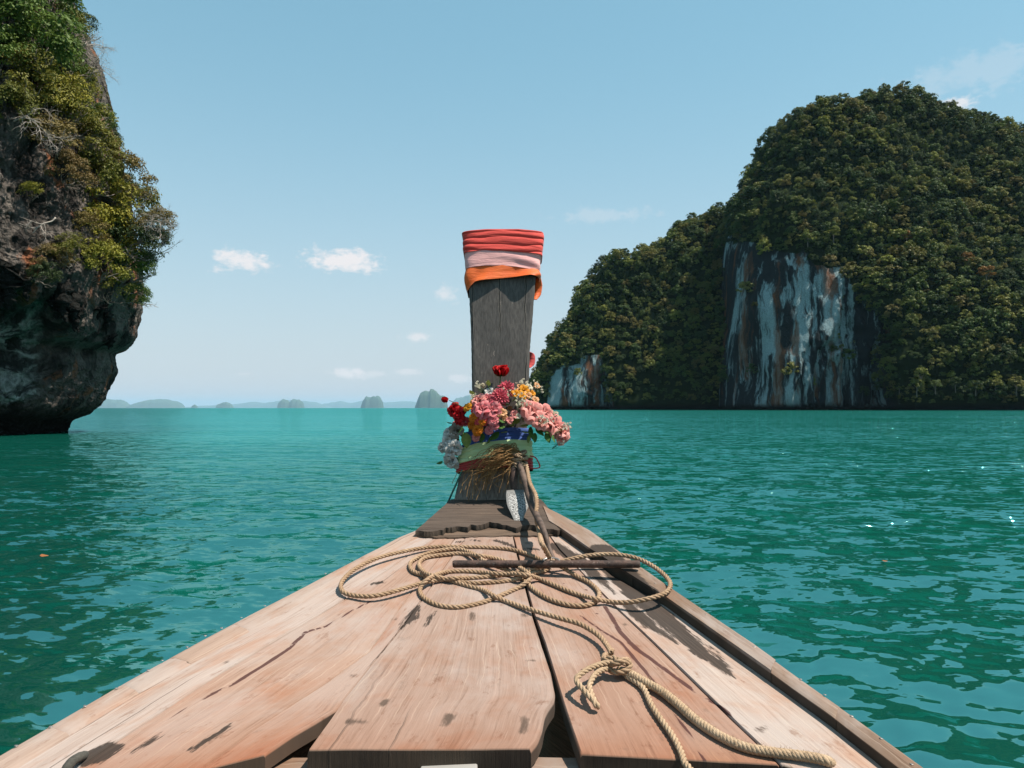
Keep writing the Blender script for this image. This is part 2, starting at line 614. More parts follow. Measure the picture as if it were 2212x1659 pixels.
def massif(name, left, right, yc, bprof, mat, seed, nth=420, nz=210, wall=None):
    """left/right: silhouettes as (u,v) print pixels seen at distance yc; the plan of every level is a rounded box between them"""
    L = np.array([(p.x, p.z) for p in (at(u, v, yc) for u, v in left)])
    Rr = np.array([(p.x, p.z) for p in (at(u, v, yc) for u, v in right)])
    L = L[np.argsort(L[:, 1])]
    Rr = Rr[np.argsort(Rr[:, 1])]
    top = min(L[-1, 1], Rr[-1, 1])
    z = np.concatenate([[-4.0], np.linspace(0, 1, nz) ** 0.9 * top])
    xl = np.interp(z, L[:, 1], L[:, 0])
    xr = np.interp(z, Rr[:, 1], Rr[:, 0])
    c, a = (xl + xr) / 2, np.maximum((xr - xl) / 2, 0.5)
    bz = np.interp(z, [p[0] for p in bprof], [p[1] for p in bprof])
    th = np.linspace(0, 2 * math.pi, nth, endpoint=False)
    e = 0.62
    ct, st = np.cos(th), np.sin(th)
    cx = np.sign(ct) * np.abs(ct) ** e
    sy = np.sign(st) * np.abs(st) ** e
    X = c[:, None] + a[:, None] * cx[None]
    Yv = yc - bz[:, None] * sy[None]
    Z = np.repeat(z[:, None], nth, 1)
    P = np.stack([X, Yv, Z], -1)
    out = np.stack([cx[None] / a[:, None], -sy[None] / bz[:, None], np.zeros_like(X)], -1)
    out /= np.linalg.norm(out, axis=-1)[..., None] + 1e-9
    n1 = fbm(P * np.array([1 / 70, 1 / 70, 1 / 110]), 4, seed)
    n2 = fbm(P * np.array([1 / 16, 1 / 16, 1 / 60]), 4, seed + 9)
    amp = np.clip(z / 30, 0.35, 1)[:, None]
    disp = (n1 * 16 + n2 * 5) * amp
    # keep the outline where it was measured: less displacement sideways
    disp = disp * (0.25 + 0.75 * np.abs(sy)[None])
    P = P + out * disp[..., None]
    w = np.zeros(P.shape[:2])
    if wall is not None:
        w = wall(P)
        n3 = fbm(P * np.array([1 / 9, 1 / 9, 1 / 90]), 4, seed + 21)
        n4 = fbm(P * np.array([1 / 2.6, 1 / 2.6, 1 / 30]), 3, seed + 22)
        tgt = wall.y0 + n3 * 15 + n4 * 3.0 + (P[..., 0] - wall.xm) * 0.12 - np.clip(P[..., 2], 0, 200) * 0.05
        P[..., 1] = np.where(w > 0, P[..., 1] * (1 - w) + np.maximum(P[..., 1], tgt) * w, P[..., 1])
    # a wave-cut notch at the waterline
    notch = np.exp(-((Z - 1.0) / 3.0) ** 2) * 5
    P = P - out * notch[..., None] * (np.abs(sy)[None, :, None])
    V = P.reshape(-1, 3)
    F = grid_faces(len(z), nth, True)
    n = len(V)
    V = np.vstack([V, [[c[-1], yc, z[-1] + 2]]])
    k = np.arange(nth)
    o = (len(z) - 1) * nth
    F = np.vstack([F, np.stack([np.full(nth, n), o + k, o + (k + 1) % nth, o + (k + 1) % nth], -1)])
    ob = obj(name, mesh_q(name, V, F, mat, attrs={'bare': np.append(w.reshape(-1), 0)}))
    return ob, P, w, F[:(len(z) - 1) * nth]


M_WALL = rock_material('limestone_wall', (0.40, 0.54, 0.55), (0.030, 0.036, 0.038), (0.26, 0.11, 0.05), streak=(0.055, 0.04, 0.0045), scale=1.0,
                       orange_amt=0.75, pale_amt=0.74, bump_d=2.0, ground=(0.014, 0.024, 0.007))


class Wall:
    xm, y0 = 0, 0

    def __init__(self, poly, Yd):
        self.poly = np.array(poly, float)
        self.Yd = Yd

    def __call__(self, P):
        # print position of each vertex's (x, z) as if it stood at the wall's own distance
        u = CX + P[..., 0] / self.Yd * FPX
        v = HOR - (P[..., 2] - ZC) / self.Yd * FPX
        poly = self.poly
        inside = np.zeros(u.shape, bool)
        dist = np.full(u.shape, 1e9)
        for i in range(len(poly)):
            (x0, y0), (x1, y1) = poly[i], poly[(i + 1) % len(poly)]
            with np.errstate(divide='ignore', invalid='ignore'):
                cond = ((y0 > v) != (y1 > v)) & (u < (x1 - x0) * (v - y0) / (y1 - y0 + 1e-12) + x0)
            inside ^= cond
            t = np.clip(((u - x0) * (x1 - x0) + (v - y0) * (y1 - y0)) / ((x1 - x0) ** 2 + (y1 - y0) ** 2), 0, 1)
            dist = np.minimum(dist, np.hypot(u - x0 - t * (x1 - x0), v - y0 - t * (y1 - y0)))
        sd = np.where(inside, dist, -dist)
        jag = 44 * fbm(np.stack([u * .018, v * .018, u * 0 + 3.0], -1), 4, 77)
        jag = np.where(v > 840, jag * 0.2, jag)
        return sstep(sd + jag, -10, 8) * (P[..., 1] < self.Yd + 110)


YM = 790.0
wall1 = Wall([(1528, 900), (1550, 700), (1560, 560), (1562, 440), (1590, 425), (1625, 470), (1680, 530), (1750, 548), (1830, 600), (1860, 680), (1885, 740), (1885, 900)], 690)
wall1.y0 = 668.0
wall1.xm = at(1700, 800, 680).x
MAIN_L = [(1534, 884), (1546, 760), (1558, 600), (1572, 500), (1588, 460), (1612, 426), (1638, 367), (1656, 312), (1674, 284), (1700, 258), (1790, 248), (1860, 236), (1915, 226)]
MAIN_R = [(3000, 884), (2900, 760), (2760, 600), (2600, 484), (2420, 402), (2280, 347), (2200, 318), (2120, 296), (2060, 276), (2000, 244), (1960, 228), (1925, 226)]
main, MP, MW, MF = massif('forested_limestone_hill', MAIN_L, MAIN_R, YM, [(-4, 175), (40, 168), (110, 140), (180, 105), (250, 62), (330, 25)], M_WALL, 3, nth=560, nz=200, wall=wall1)
tag(main, 'tall forested limestone hill with a streaked bare cliff wall across the water', kind='structure')

YL = 860.0
wall2 = Wall([(1180, 900), (1195, 820), (1230, 790), (1290, 775), (1315, 820), (1320, 900)], 790)
wall2.y0 = 775.0
wall2.xm = at(1250, 800, 780).x
RIDGE_L = [(1137, 884), (1147, 850), (1163, 806), (1191, 758), (1231, 700), (1265, 622), (1307, 572), (1375, 562), (1429, 542), (1479, 494), (1515, 472), (1565, 460)]
RIDGE_R = [(2105, 884), (2055, 760), (1955, 650), (1855, 570), (1755, 490), (1655, 456), (1605, 456)]
ridge, RP, RW, RF = massif('forested_ridge', RIDGE_L, RIDGE_R, YL, [(-4, 105), (40, 98), (110, 70), (180, 45), (260, 20)], M_WALL, 14, nth=420, nz=150, wall=wall2)
tag(ridge, 'lower forested ridge sloping down to the water behind the prow post', kind='structure')


# crowns: prototypes kept outside the scene, scattered over both hills as one wood
PROTO = bpy.data.collections.new('crown_kinds')
rng = np.random.default_rng(11)
FOREST_CROWNS = []
for k in range(6):
    V, F = crown_np(rng, int(rng.integers(26, 44)), 42, 0.085, flat=rng.uniform(0.85, 1.25), clump=rng.uniform(0.26, 0.36))
    me = mesh_np('crown_kind', V, F, M_FOREST, False)
    FOREST_CROWNS.append(me)
    PROTO.objects.link(bpy.data.objects.new('crown_kind', me))


def scatter(P, W, Fq, spacing, seed, facing=-0.35, wall_min=0.72, zmin=6.5):
    rng = np.random.default_rng(seed)
    V = P.reshape(-1, 3)
    w = W.reshape(-1)
    T = Fq[:, [0, 1, 2, 0, 2, 3]].reshape(-1, 3)
    A, B, C = V[T[:, 0]], V[T[:, 1]], V[T[:, 2]]
    nr = np.cross(B - A, C - A)
    ar = np.linalg.norm(nr, axis=1) / 2
    nr /= (2 * ar[:, None] + 1e-9)
    cen = (A + B + C) / 3
    mid = V.mean(0) * np.array([1, 1, 0]) + np.array([0, 60, 0])
    nr = nr * np.sign(((cen - mid) * nr * np.array([1, 1, 1])).sum(1))[:, None]
    view = cen / np.linalg.norm(cen, axis=1)[:, None]
    wm_ = w[T].mean(1)
    ok = ((nr * view).sum(1) < 0.45) & ((wm_ < wall_min) | (rng.random(len(T)) < 0.012)) & (cen[:, 2] > zmin)
    ok &= (cen[:, 0] / cen[:, 1] < 0.80)
    idx = np.where(ok)[0]
    p = ar[idx] / ar[idx].sum()
    n = int(ar[idx].sum() / (spacing ** 2) * 3.0)
    pick = idx[rng.choice(len(idx), n, p=p)]
    r1, r2 = np.sqrt(rng.random(n)), rng.random(n)
    Q = A[pick] * (1 - r1)[:, None] + B[pick] * (r1 * (1 - r2))[:, None] + C[pick] * (r1 * r2)[:, None]
    nn = nr[pick]
    # thin out to a spacing
    keep, cell = [], {}
    for i in range(n):
        key = tuple((Q[i] // spacing).astype(int))
        bad = False
        for dx in (-1, 0, 1):
            for dy in (-1, 0, 1):
                for dz in (-1, 0, 1):
                    for j in cell.get((key[0] + dx, key[1] + dy, key[2] + dz), ()):
                        if ((Q[i] - Q[j]) ** 2).sum() < spacing ** 2:
                            bad = True
        if not bad:
            keep.append(i)
            cell.setdefault(key, []).append(i)
    return Q[keep], nn[keep]


def forest(name, pts, nrm, seed, label, lo=3.6, hi=10.0):
    rng = np.random.default_rng(seed)
    n = len(pts)
    size = rng.uniform(0, 1, n) ** 1.7 * (hi - lo) + lo
    size *= 0.85 + 0.3 * fbm(pts / 60.0, 2, 5)
    size *= np.where(rng.random(n) < 0.03, 1.25, 1.0)
    me = bpy.data.meshes.new(name)
    me.vertices.add(n)
    P = pts + nrm * (size * 0.35)[:, None] + np.array([0, 0, 1]) * (size * 0.3)[:, None]
    me.vertices.foreach_set('co', P.astype(np.float32).ravel())
    for an, typ, arr in (('variant', 'INT', rng.integers(0, 6, n)), ('tint', 'FLOAT', (rng.random(n) * 0.75 + 0.25 * np.clip(0.5 + fbm(pts / 45.0, 2, 8), 0, 1)))):
        a = me.attributes.new(an, typ, 'POINT')
        a.data.foreach_set('value', arr.astype(np.int32 if typ == 'INT' else np.float32))
    rot = np.stack([rng.normal(0, 0.15, n), rng.normal(0, 0.15, n), rng.uniform(0, 6.28, n)], -1)
    scl = size[:, None] * np.stack([rng.uniform(0.85, 1.15, n), rng.uniform(0.85, 1.15, n), rng.uniform(0.8, 1.2, n)], -1)
    for an, arr in (('rot', rot), ('scl', scl)):
        a = me.attributes.new(an, 'FLOAT_VECTOR', 'POINT')
        a.data.foreach_set('vector', arr.astype(np.float32).ravel())
    o = obj(name, me)
    g = bpy.data.node_groups.new('scatter_' + name, 'GeometryNodeTree')
    g.interface.new_socket('Geometry', in_out='INPUT', socket_type='NodeSocketGeometry')
    g.interface.new_socket('Geometry', in_out='OUTPUT', socket_type='NodeSocketGeometry')
    gi, go = g.nodes.new('NodeGroupInput'), g.nodes.new('NodeGroupOutput')
    ci = g.nodes.new('GeometryNodeCollectionInfo')
    ci.inputs['Collection'].default_value = PROTO
    ci.inputs['Separate Children'].default_value = True
    ci.inputs['Reset Children'].default_value = True
    ip = g.nodes.new('GeometryNodeInstanceOnPoints')
    ip.inputs['Pick Instance'].default_value = True

    def na(nm, dt):
        x = g.nodes.new('GeometryNodeInputNamedAttribute')
        x.data_type = dt
        x.inputs['Name'].default_value = nm
        return x.outputs['Attribute']
    g.links.new(gi.outputs[0], ip.inputs['Points'])
    g.links.new(ci.outputs[0], ip.inputs['Instance'])
    g.links.new(na('variant', 'INT'), ip.inputs['Instance Index'])
    g.links.new(na('rot', 'FLOAT_VECTOR'), ip.inputs['Rotation'])
    g.links.new(na('scl', 'FLOAT_VECTOR'), ip.inputs['Scale'])
    g.links.new(ip.outputs[0], go.inputs[0])
    md = o.modifiers.new('scatter', 'NODES')
    md.node_group = g
    tag(o, label, kind='stuff')
    return o


pm, nm = scatter(MP, MW, MF, 5.9, 1)
forest('hill_forest', pm, nm, 2, 'dense dark green wood covering the tall limestone hill')
pr, nr_ = scatter(RP, RW, RF, 5.9, 4)
forest('ridge_forest', pr, nr_, 5, 'dense dark green wood covering the lower ridge', 3.6, 9.5)


# single trees that stand out on the hills
def far_tree(pos, size, mesh_i, label, group, rotz=0.0, mat=None):
    t = empty('forest_tree', pos, label, 'tree', group)
    me = FOREST_CROWNS[mesh_i]
    if mat is not None:
        key = me.name + mat.name
        if key not in bpy.data.meshes:
            c = me.copy()
            c.name = key
            c.materials[0] = mat
        me = bpy.data.meshes[key]
    obj('crown', me, t, (0, 0, size * 0.75), (0, 0, rotz), (size, size, size * 0.95))
    obj('trunk', TRUNK_ME, t, (0, 0, -size * 0.3), (0, 0, rotz), (size * 0.5, size * 0.5, size * 0.8))
    return t


tv = []
trk = np.array([(0, 0, -0.4, .16), (0.05, 0.02, 0.3, .12), (0.0, 0.06, 0.75, .09), (0.04, 0.0, 1.2, .05)])
tv.append(tube(trk[:, :3], trk[:, 3], 7))
for k in range(4):
    an = k * 1.6 + 0.3
    p = np.array([(0.02, 0.04, 0.6 + 0.1 * k, .05), (0.35 * math.cos(an), 0.35 * math.sin(an), 1.0 + 0.1 * k, .035), (0.8 * math.cos(an), 0.8 * math.sin(an), 1.3 + 0.1 * k, .015)])
    tv.append(tube(p[:, :3], p[:, 3], 5))
TRUNK_ME = mesh_q('trunk', *join_np(tv), M_BARK)

BV_MAIN = BVHTree.FromPolygons([tuple(p) for p in MP.reshape(-1, 3)], [tuple(f) for f in MF])
BV_RIDGE = BVHTree.FromPolygons([tuple(p) for p in RP.reshape(-1, 3)], [tuple(f) for f in RF])


def hit(bv, u, v):
    h = bv.ray_cast(EYE, ray(u, v).normalized())
    return h[0]


SINGLE = [
    (BV_MAIN, 2130, 590, 7.5, M_RUSTY, 'rust-coloured tree on the steep slope near the edge of the tall hill', None),
    (BV_MAIN, 2090, 560, 6.0, M_RUSTY, 'small orange tree a little above the rust-coloured tree on the hill', None),
    (BV_MAIN, 1958, 512, 5.5, M_RUSTY, 'brownish tree in the middle of the forested slope', None),
    (BV_MAIN, 1745, 515, 7.5, M_BRIGHT, 'bright green rounded tree overhanging the bare cliff wall', None),
    (BV_MAIN, 1800, 505, 6.5, M_BRIGHT, 'lighter green tree beside the bright one above the cliff wall', None),
    (BV_MAIN, 1660, 292, 5.0, M_BRIGHT, 'pale yellow tree near the top left shoulder of the tall hill', None),
    (BV_MAIN, 1990, 812, 7.0, M_BRIGHT, 'light green tree low on the slope just above the water', None)]
for bv, u, v, s, mt, lab, grp in SINGLE:
    h = hit(bv, u, v)
    if h:
        d = ray(u, v).normalized()
        far_tree(h - d * s * 1.2 - Vector((0, 0, s * 0.7)), s, random.randrange(6), lab, grp, random.random() * 6, mt)
for u in (1935, 1972, 2012, 2055, 2098, 2140, 2185):
    h = hit(BV_MAIN, u, 845)
    if h:
        far_tree(h + Vector((0, -6, -1 + random.random() * 3)), random.uniform(5.5, 7.5), random.randrange(6),
                 'dark rounded tree at the foot of the tall hill by the water', 'trees along the foot of the hill', random.random() * 6)
for u, v in ((1712, 226), (1768, 222), (1822, 212), (1874, 202), (1918, 196), (1962, 206), (2020, 236), (2078, 262), (2150, 282)):
    p = at(u, v + 34, YM)
    far_tree(p - Vector((0, 0, 6)), random.uniform(4.2, 6.2), random.randrange(6), 'tree on the skyline of the tall forested hill', 'trees on the skyline of the hill', random.random() * 6)


# ------------------------------------------------------------------ far islets
def islet(name, prof, Y, mat, label, kind_thing=True, depth=0.6, seed=0):
    """prof: print outline (u, v) of the top, left to right"""
    u = np.array([p[0] for p in prof], float)
    v = np.array([p[1] for p in prof], float)
    uu = np.linspace(u[0], u[-1], 90)
    vv = np.interp(uu, u, v)
    H = np.maximum((HOR - vv) / FPX * Y, 0) + 2
    X = (uu - CX) / FPX * Y
    H = H * (1 + 0.07 * vnoise(np.stack([uu * 0.12, uu * 0, uu * 0], -1), seed)) + 0.0
    H[0] = H[-1] = 0.5
    W = (X[-1] - X[0]) * depth * 0.5
    s = np.linspace(-1, 1, 31)
    env = np.clip(H / H.max(), 0.05, 1) ** 0.5
    S, _ = np.meshgrid(s, X)
    Zg = H[:, None] * np.clip(1 - np.abs(S) ** 3.2, 0, 1)
    Yg = Y + S * (W * env)[:, None]
    Xg = np.repeat(X[:, None], len(s), 1)
    P = np.stack([Xg, Yg, Zg], -1)
    k = 9.0 / (X[-1] - X[0] + 1)
    P[..., 2] += Zg * 0.14 * fbm(P * np.array([k, k, k * 0.5]), 4, seed + 3)
    P[..., 2] -= 3
    o = obj(name, mesh_np(name, P.reshape(-1, 3), grid_faces(len(X), len(s)), mat))
    o.location = (0, 0, 0)
    return tag(o, label, 'island')


M_ISLE, _nt, _b = new_mat('far_island', Roughness=0.95)
_c = mix(_nt, noise(_nt, mapping(_nt, tcoord(_nt), (0.006, 0.006, 0.003)), 1.0, 5.0, 0.65), (0.02, 0.05, 0.03), (0.07, 0.11, 0.075))
_nt.links.new(_c, _b.inputs['Base Color'])
islet('long_island', [(205, 881), (215, 866), (240, 862), (262, 864), (290, 880), (300, 881)], 43680, M_ISLE, 'low blue island just beside the overhanging cliff', seed=1)
islet('long_island', [(272, 881), (295, 870), (330, 863), (355, 862), (378, 866), (390, 872), (396, 881)], 43680, M_ISLE, 'long low blue island with a rounded top, leftmost on the open horizon', seed=2)
islet('islet', [(467, 881), (470, 874), (482, 869), (492, 869), (500, 873), (505, 881)], 39520, M_ISLE, 'small dome-shaped islet alone on the horizon', seed=3)
islet('islet', [(600, 881), (603, 870), (612, 863), (620, 864), (627, 868), (634, 863), (645, 862), (654, 869), (657, 881)], 37440, M_ISLE, 'small two-humped islet on the horizon', seed=4)
islet('islet', [(779, 881), (784, 866), (792, 857), (800, 858), (808, 856), (820, 857), (826, 866), (829, 881)], 32240, M_ISLE, 'squarish flat-topped islet on the horizon', seed=5)
islet('islet', [(896, 881), (903, 862), (908, 850), (920, 845), (931, 842), (942, 847), (952, 854), (962, 858), (966, 870), (968, 881)], 23920, M_ISLE, 'largest and darkest islet beside the prow post', seed=6)
islet('islet', [(968, 881), (985, 860), (1000, 858), (1015, 855), (1040, 862), (1060, 881)], 49920, M_ISLE, 'pale islet half hidden behind the prow post', seed=7)
islet('islet', [(1110, 881), (1125, 835), (1140, 822), (1155, 824), (1190, 850), (1230, 881)], 35360, M_ISLE, 'blue hill peeping out between the prow post and the ridge', seed=8)
islet('islet_rock', [(413, 881), (416, 876), (421, 874), (426, 877), (428, 881)], 37440, M_ISLE, 'tiny rock stack on the horizon', seed=9)
islet('far_ridge', [(380, 881), (440, 876), (500, 874), (540, 868), (575, 870), (620, 863), (680, 868), (720, 881)], 73710, M_ISLE, 'faint pale ridge far behind the two-humped islet', seed=10, depth=0.2)
islet('far_ridge', [(680, 881), (700, 872), (735, 866), (760, 870), (790, 865), (840, 869), (870, 866), (910, 868), (960, 881)], 78975, M_ISLE, 'faint pale ridge far behind the squarish islet', seed=11, depth=0.2)

# ------------------------------------------------------------------ the overhanging cliff beside the boat
XR = [(-3, -38.2), (0, -37.2), (1.0, -36.6), (1.5, -35.3), (2.4, -34.6), (3.7, -34.1), (5.1, -33.7), (6.6, -33.9), (7.2, -32.7), (8.1, -32.0), (10.2, -31.6),
      (12.6, -31.4), (18, -32.4), (24, -33.4), (31, -35.3), (35, -36.8), (48, -42)]


def cliff_rock_material():
    m, nt, b = new_mat('overhang_limestone', Roughness=0.92, Specular_IOR_Level=0.15)
    p = tcoord(nt, 'Object')
    warp = vmth(nt, 'SCALE', vmth(nt, 'SUBTRACT', noise(nt, p, 0.35, 3.0, out='Color'), (0.5, 0.5, 0.5)), scale=3.0)
    pw = vmth(nt, 'ADD', p, warp)
    n1 = noise(nt, mapping(nt, pw, (0.7, 0.7, 0.28)), 1.0, 7.0, 0.65)
    fine = noise(nt, p, 3.0, 7.0, 0.68)
    weathered = mix(nt, smooth(nt, n1, 0.36, 0.64), (0.022, 0.019, 0.017), (0.20, 0.17, 0.145))
    og = noise(nt, mapping(nt, pw, (0.45, 0.45, 0.22), loc=(5, 9, 2)), 1.0, 5.0, 0.6)
    weathered = mix(nt, mth(nt, 'MULTIPLY', smooth(nt, og, 0.56, 0.66), 0.75), weathered, (0.36, 0.13, 0.055))
    # smooth washed rock under the overhang: grey green, swept in long bands
    sw = noise(nt, mapping(nt, pw, (0.35, 0.35, 0.9), rot=(0.5, 0.4, 0)), 1.0, 4.0, 0.55, 1.2)
    washed = mix(nt, smooth(nt, sw, 0.42, 0.68), (0.050, 0.052, 0.047), (0.52, 0.55, 0.49))
    cave = N(nt, 'ShaderNodeAttribute', attribute_name='washed').outputs['Fac']
    c = mix(nt, smooth(nt, mth(nt, 'ADD', cave, mth(nt, 'MULTIPLY', mth(nt, 'SUBTRACT', n1, 0.5), 0.9)), 0.35, 0.65), weathered, washed)
    tide = N(nt, 'ShaderNodeSeparateXYZ', {0: p}).outputs[2]
    tide = mth(nt, 'ADD', tide, mth(nt, 'MULTIPLY', mth(nt, 'SUBTRACT', n1, 0.5), 1.6))
    c = mix(nt, smooth(nt, tide, 1.3, 2.6), (0.016, 0.016, 0.014), c)        # black weed and shells up to the tide line
    c = mix(nt, smooth(nt, fine, 0.30, 0.56), mix(nt, 0.45, c, (0.012, 0.011, 0.010)), c)
    c = dim(nt, c, 0.78)
    nt.links.new(c, b.inputs['Base Color'])
    h = mth(nt, 'ADD', mth(nt, 'MULTIPLY', n1, 1.2), fine)
    pit = N(nt, 'ShaderNodeTexVoronoi', {'Vector': pw, 'Scale': 2.6}).outputs['Distance']
    h = mth(nt, 'ADD', h, mth(nt, 'MULTIPLY', pit, 0.9))
    bump(nt, b, h, 1.0, 0.3)
    return m


M_CLIFF = cliff_rock_material()
CLC = np.array([-60.0, 60.0])


def build_cliff():
    th = np.radians(np.concatenate([np.linspace(-100, -30, 30, endpoint=False), np.linspace(-30, 72, 400), np.linspace(72, 180, 40)[1:]]))
    z = np.linspace(-3, 47, 440)
    xr = np.interp(z, [a for a, _ in XR], [b for _, b in XR])
    a = xr + 60
    b = 16 + (xr + 31) * 0.55
    e = 0.8
    ct, st = np.cos(th), np.sin(th)
    cx, sy = np.sign(ct) * np.abs(ct) ** e, np.sign(st) * np.abs(st) ** e
    P = np.stack([CLC[0] + a[:, None] * cx[None], CLC[1] - b[:, None] * sy[None], np.repeat(z[:, None], len(th), 1)], -1)
    out = np.stack([np.repeat((ct * 1.0)[None], len(z), 0), np.repeat((-st)[None], len(z), 0), np.zeros(P.shape[:2])], -1)
    Z = P[..., 2]
    big = fbm(P * np.array([.11, .11, .07]), 4, 31)
    rid = fbm(P * np.array([.35, .35, .12]), 5, 41, 0.55, ridged=True)
    det = fbm(P * np.array([1.1, 1.1, .55]), 5, 51, 0.6, ridged=True)
    jag = fbm(P * np.array([2.8, 2.8, 1.6]), 3, 57, 0.6, ridged=True)
    # ragged lip of the overhang: its height wanders along the face and drips down in stalactites
    lipn = vnoise(np.stack([P[..., 0] * .3, P[..., 1] * .3, Z * 0], -1), 61) * 1.3 + np.abs(vnoise(np.stack([P[..., 0] * 1.1, P[..., 1] * 1.1, Z * 0], -1), 62)) * -2.2
    lip = 8.6 + lipn + 2.0 * np.clip(st, 0, 1)[None]
    under = sstep(lip - Z, -0.5, 0.9)                     # 1 below the lip
    w_front = sstep(st, 0.06, 0.35)[None]                 # the tip keeps its measured outline
    belly = np.exp(-((Z - 4.5) / 3.2) ** 2)
    disp = -under * (2.6 - 1.2 * np.exp(-((Z - 2.8) / 1.6) ** 2)) * (0.06 + 0.94 * w_front)
    rough = 1 - 0.12 * under * w_front
    disp = disp + big * (1.5 * w_front + 0.4) + (rid * 1.0 + det * 0.55 + jag * 0.22) * rough * (0.45 + 0.55 * w_front)
    scoop = fbm(P * np.array([.22, .22, .3]) + 7, 3, 71)
    disp = disp - under * w_front * np.clip(scoop + 0.1, 0, 1) * 1.8
    flute = fbm(P * np.array([1.3, 1.3, .10]) + 3, 4, 81, 0.6, ridged=True)
    disp = disp + under * flute * 0.28
    disp = disp - np.exp(-((Z - 0.6) / 1.0) ** 2) * 0.35
    P = P + out * disp[..., None]
    washed = under * sstep(Z, 1.5, 3.0) * w_front
    # gullies above the lip keep some washed rock as well
    me = mesh_np('cliff', P.reshape(-1, 3), grid_faces(len(z), len(th)), M_CLIFF, True, attrs={'washed': washed.reshape(-1)})
    o = obj('overhanging_cliff', me)
    tag(o, 'dark overhanging limestone cliff with shrubs rising from the sea', kind='structure')
    return o, P


cliff, CP = build_cliff()
BV_CLIFF = BVHTree.FromPolygons([tuple(p) for p in CP.reshape(-1, 3)], [tuple(f) for f in grid_faces(*CP.shape[:2])])

# stalactites hanging from the lip
def stalactite(u, v, length, rad, seed):
    h = hit(BV_CLIFF, u, v)
    if h is None:
        h = at(u, v, 58)
    rg = np.random.default_rng(seed)
    t = np.linspace(0, 1, 26)
    r = rad * (1.0 - t) ** 0.75 * (1 + 0.3 * rg.normal(size=26)) + 0.04
    r[0] *= 1.6
    P = np.stack([np.cumsum(rg.normal(0, 0.035, 26)), np.cumsum(rg.normal(0, 0.035, 26)), -t * length + 0.25 * length], -1)
    V, F = tube(P, r, 14)
    V = V + (fbm(V * 3 + seed, 4, seed)[:, None]) * 0.28 * (V * np.array([1, 1, 0]) / (np.linalg.norm(V[:, :2], axis=1)[:, None] + .05))
    o = obj('stalactite', mesh_q('stalactite', V, F, M_CLIFF), cliff)
    o.location = h + Vector((0.05, -0.25, 0))


for i, (u, v, l, r) in enumerate([(140, 640, 2.6, .50), (122, 655, 1.6, .34), (30, 610, 2.6, .6), (14, 595, 1.7, .42), (160, 668, 2.2, .38), (232, 690, 1.6, .30),
                                  (216, 672, 1.0, .26), (170, 690, 1.3, .24), (238, 738, .9, .22), (60, 620, 1.4, .3)]):
    stalactite(u, v, l, r, 100 + i)

# ------------------------------------------------------------------ shrubs and small trees clinging to the cliff
SHRUB_MATS = {
    'olive': leaf_material('olive_leaves', [(0, (0.14, 0.15, 0.03)), (1, (0.19, 0.18, 0.035))], 1.2, 0.3),
    'green': leaf_material('green_leaves', [(0, (0.08, 0.14, 0.03)), (1, (0.115, 0.175, 0.035))], 1.2, 0.3),
    'yellow': leaf_material('yellow_leaves', [(0, (0.23, 0.23, 0.035)), (1, (0.29, 0.265, 0.04))], 1.2, 0.3),
    'brown': leaf_material('brown_leaves', [(0, (0.17, 0.12, 0.045)), (1, (0.20, 0.16, 0.05))], 1.2, 0.25),
    'dark': leaf_material('dark_leaves', [(0, (0.045, 0.07, 0.028)), (1, (0.065, 0.09, 0.034))], 1.2, 0.25)}
SHRUB_ME = {}
rng = np.random.default_rng(77)
SHAPES = [crown_np(rng, n, k, lf, flat=fl, clump=c, open_=op) for n, k, lf, fl, c, op in
          ((40, 110, .042, .8, .33, .25), (32, 120, .040, .95, .34, .3), (54, 84, .038, .7, .26, .1), (26, 110, .045, .75, .38, .5), (38, 90, .041, 1.15, .29, .3))]
for k, mt in SHRUB_MATS.items():
    for i, (V, F) in enumerate(SHAPES):
        SHRUB_ME[k, i] = mesh_np('shrub_leaves', V, F, mt, False)


def branch_np(rg, p0, d, length, r, depth, out, bend=0.25, up=0.25, kids=(2, 4)):
    n = max(4, int(6 * length / 0.8))
    P = [np.array(p0, float)]
    dd = np.array(d, float)
    for i in range(n):
        dd = dd + rg.normal(0, bend / math.sqrt(n), 3) + np.array([0, 0, up / n])
        dd /= np.linalg.norm(dd)
        P.append(P[-1] + dd * length / n)
    P = np.array(P)
    out.append(tube(P, np.linspace(r, r * 0.45, len(P)), 6 if r > 0.03 else 4))
    if depth > 0:
        for k in range(rg.integers(*kids) + 1):
            i = rg.integers(len(P) // 3, len(P))
            T = P[min(i + 1, len(P) - 1)] - P[max(i - 1, 0)]
            T /= np.linalg.norm(T) + 1e-9
            s = rg.normal(size=3)
            s -= T * (s @ T)
            s /= np.linalg.norm(s) + 1e-9
            branch_np(rg, P[i], T * 0.7 + s * rg.uniform(.4, .9), length * rg.uniform(.45, .7), r * 0.55, depth - 1, out, bend, up, kids)


STEM_ME = []
for k in range(4):
    rg = np.random.default_rng(300 + k)
    o = []
    branch_np(rg, (0, 0, -1.25), (0.15, -0.1, 1), 1.1, .065, 3, o, .35, .5, (2, 4))
    STEM_ME.append(mesh_q('stem', *join_np(o), M_BARK))

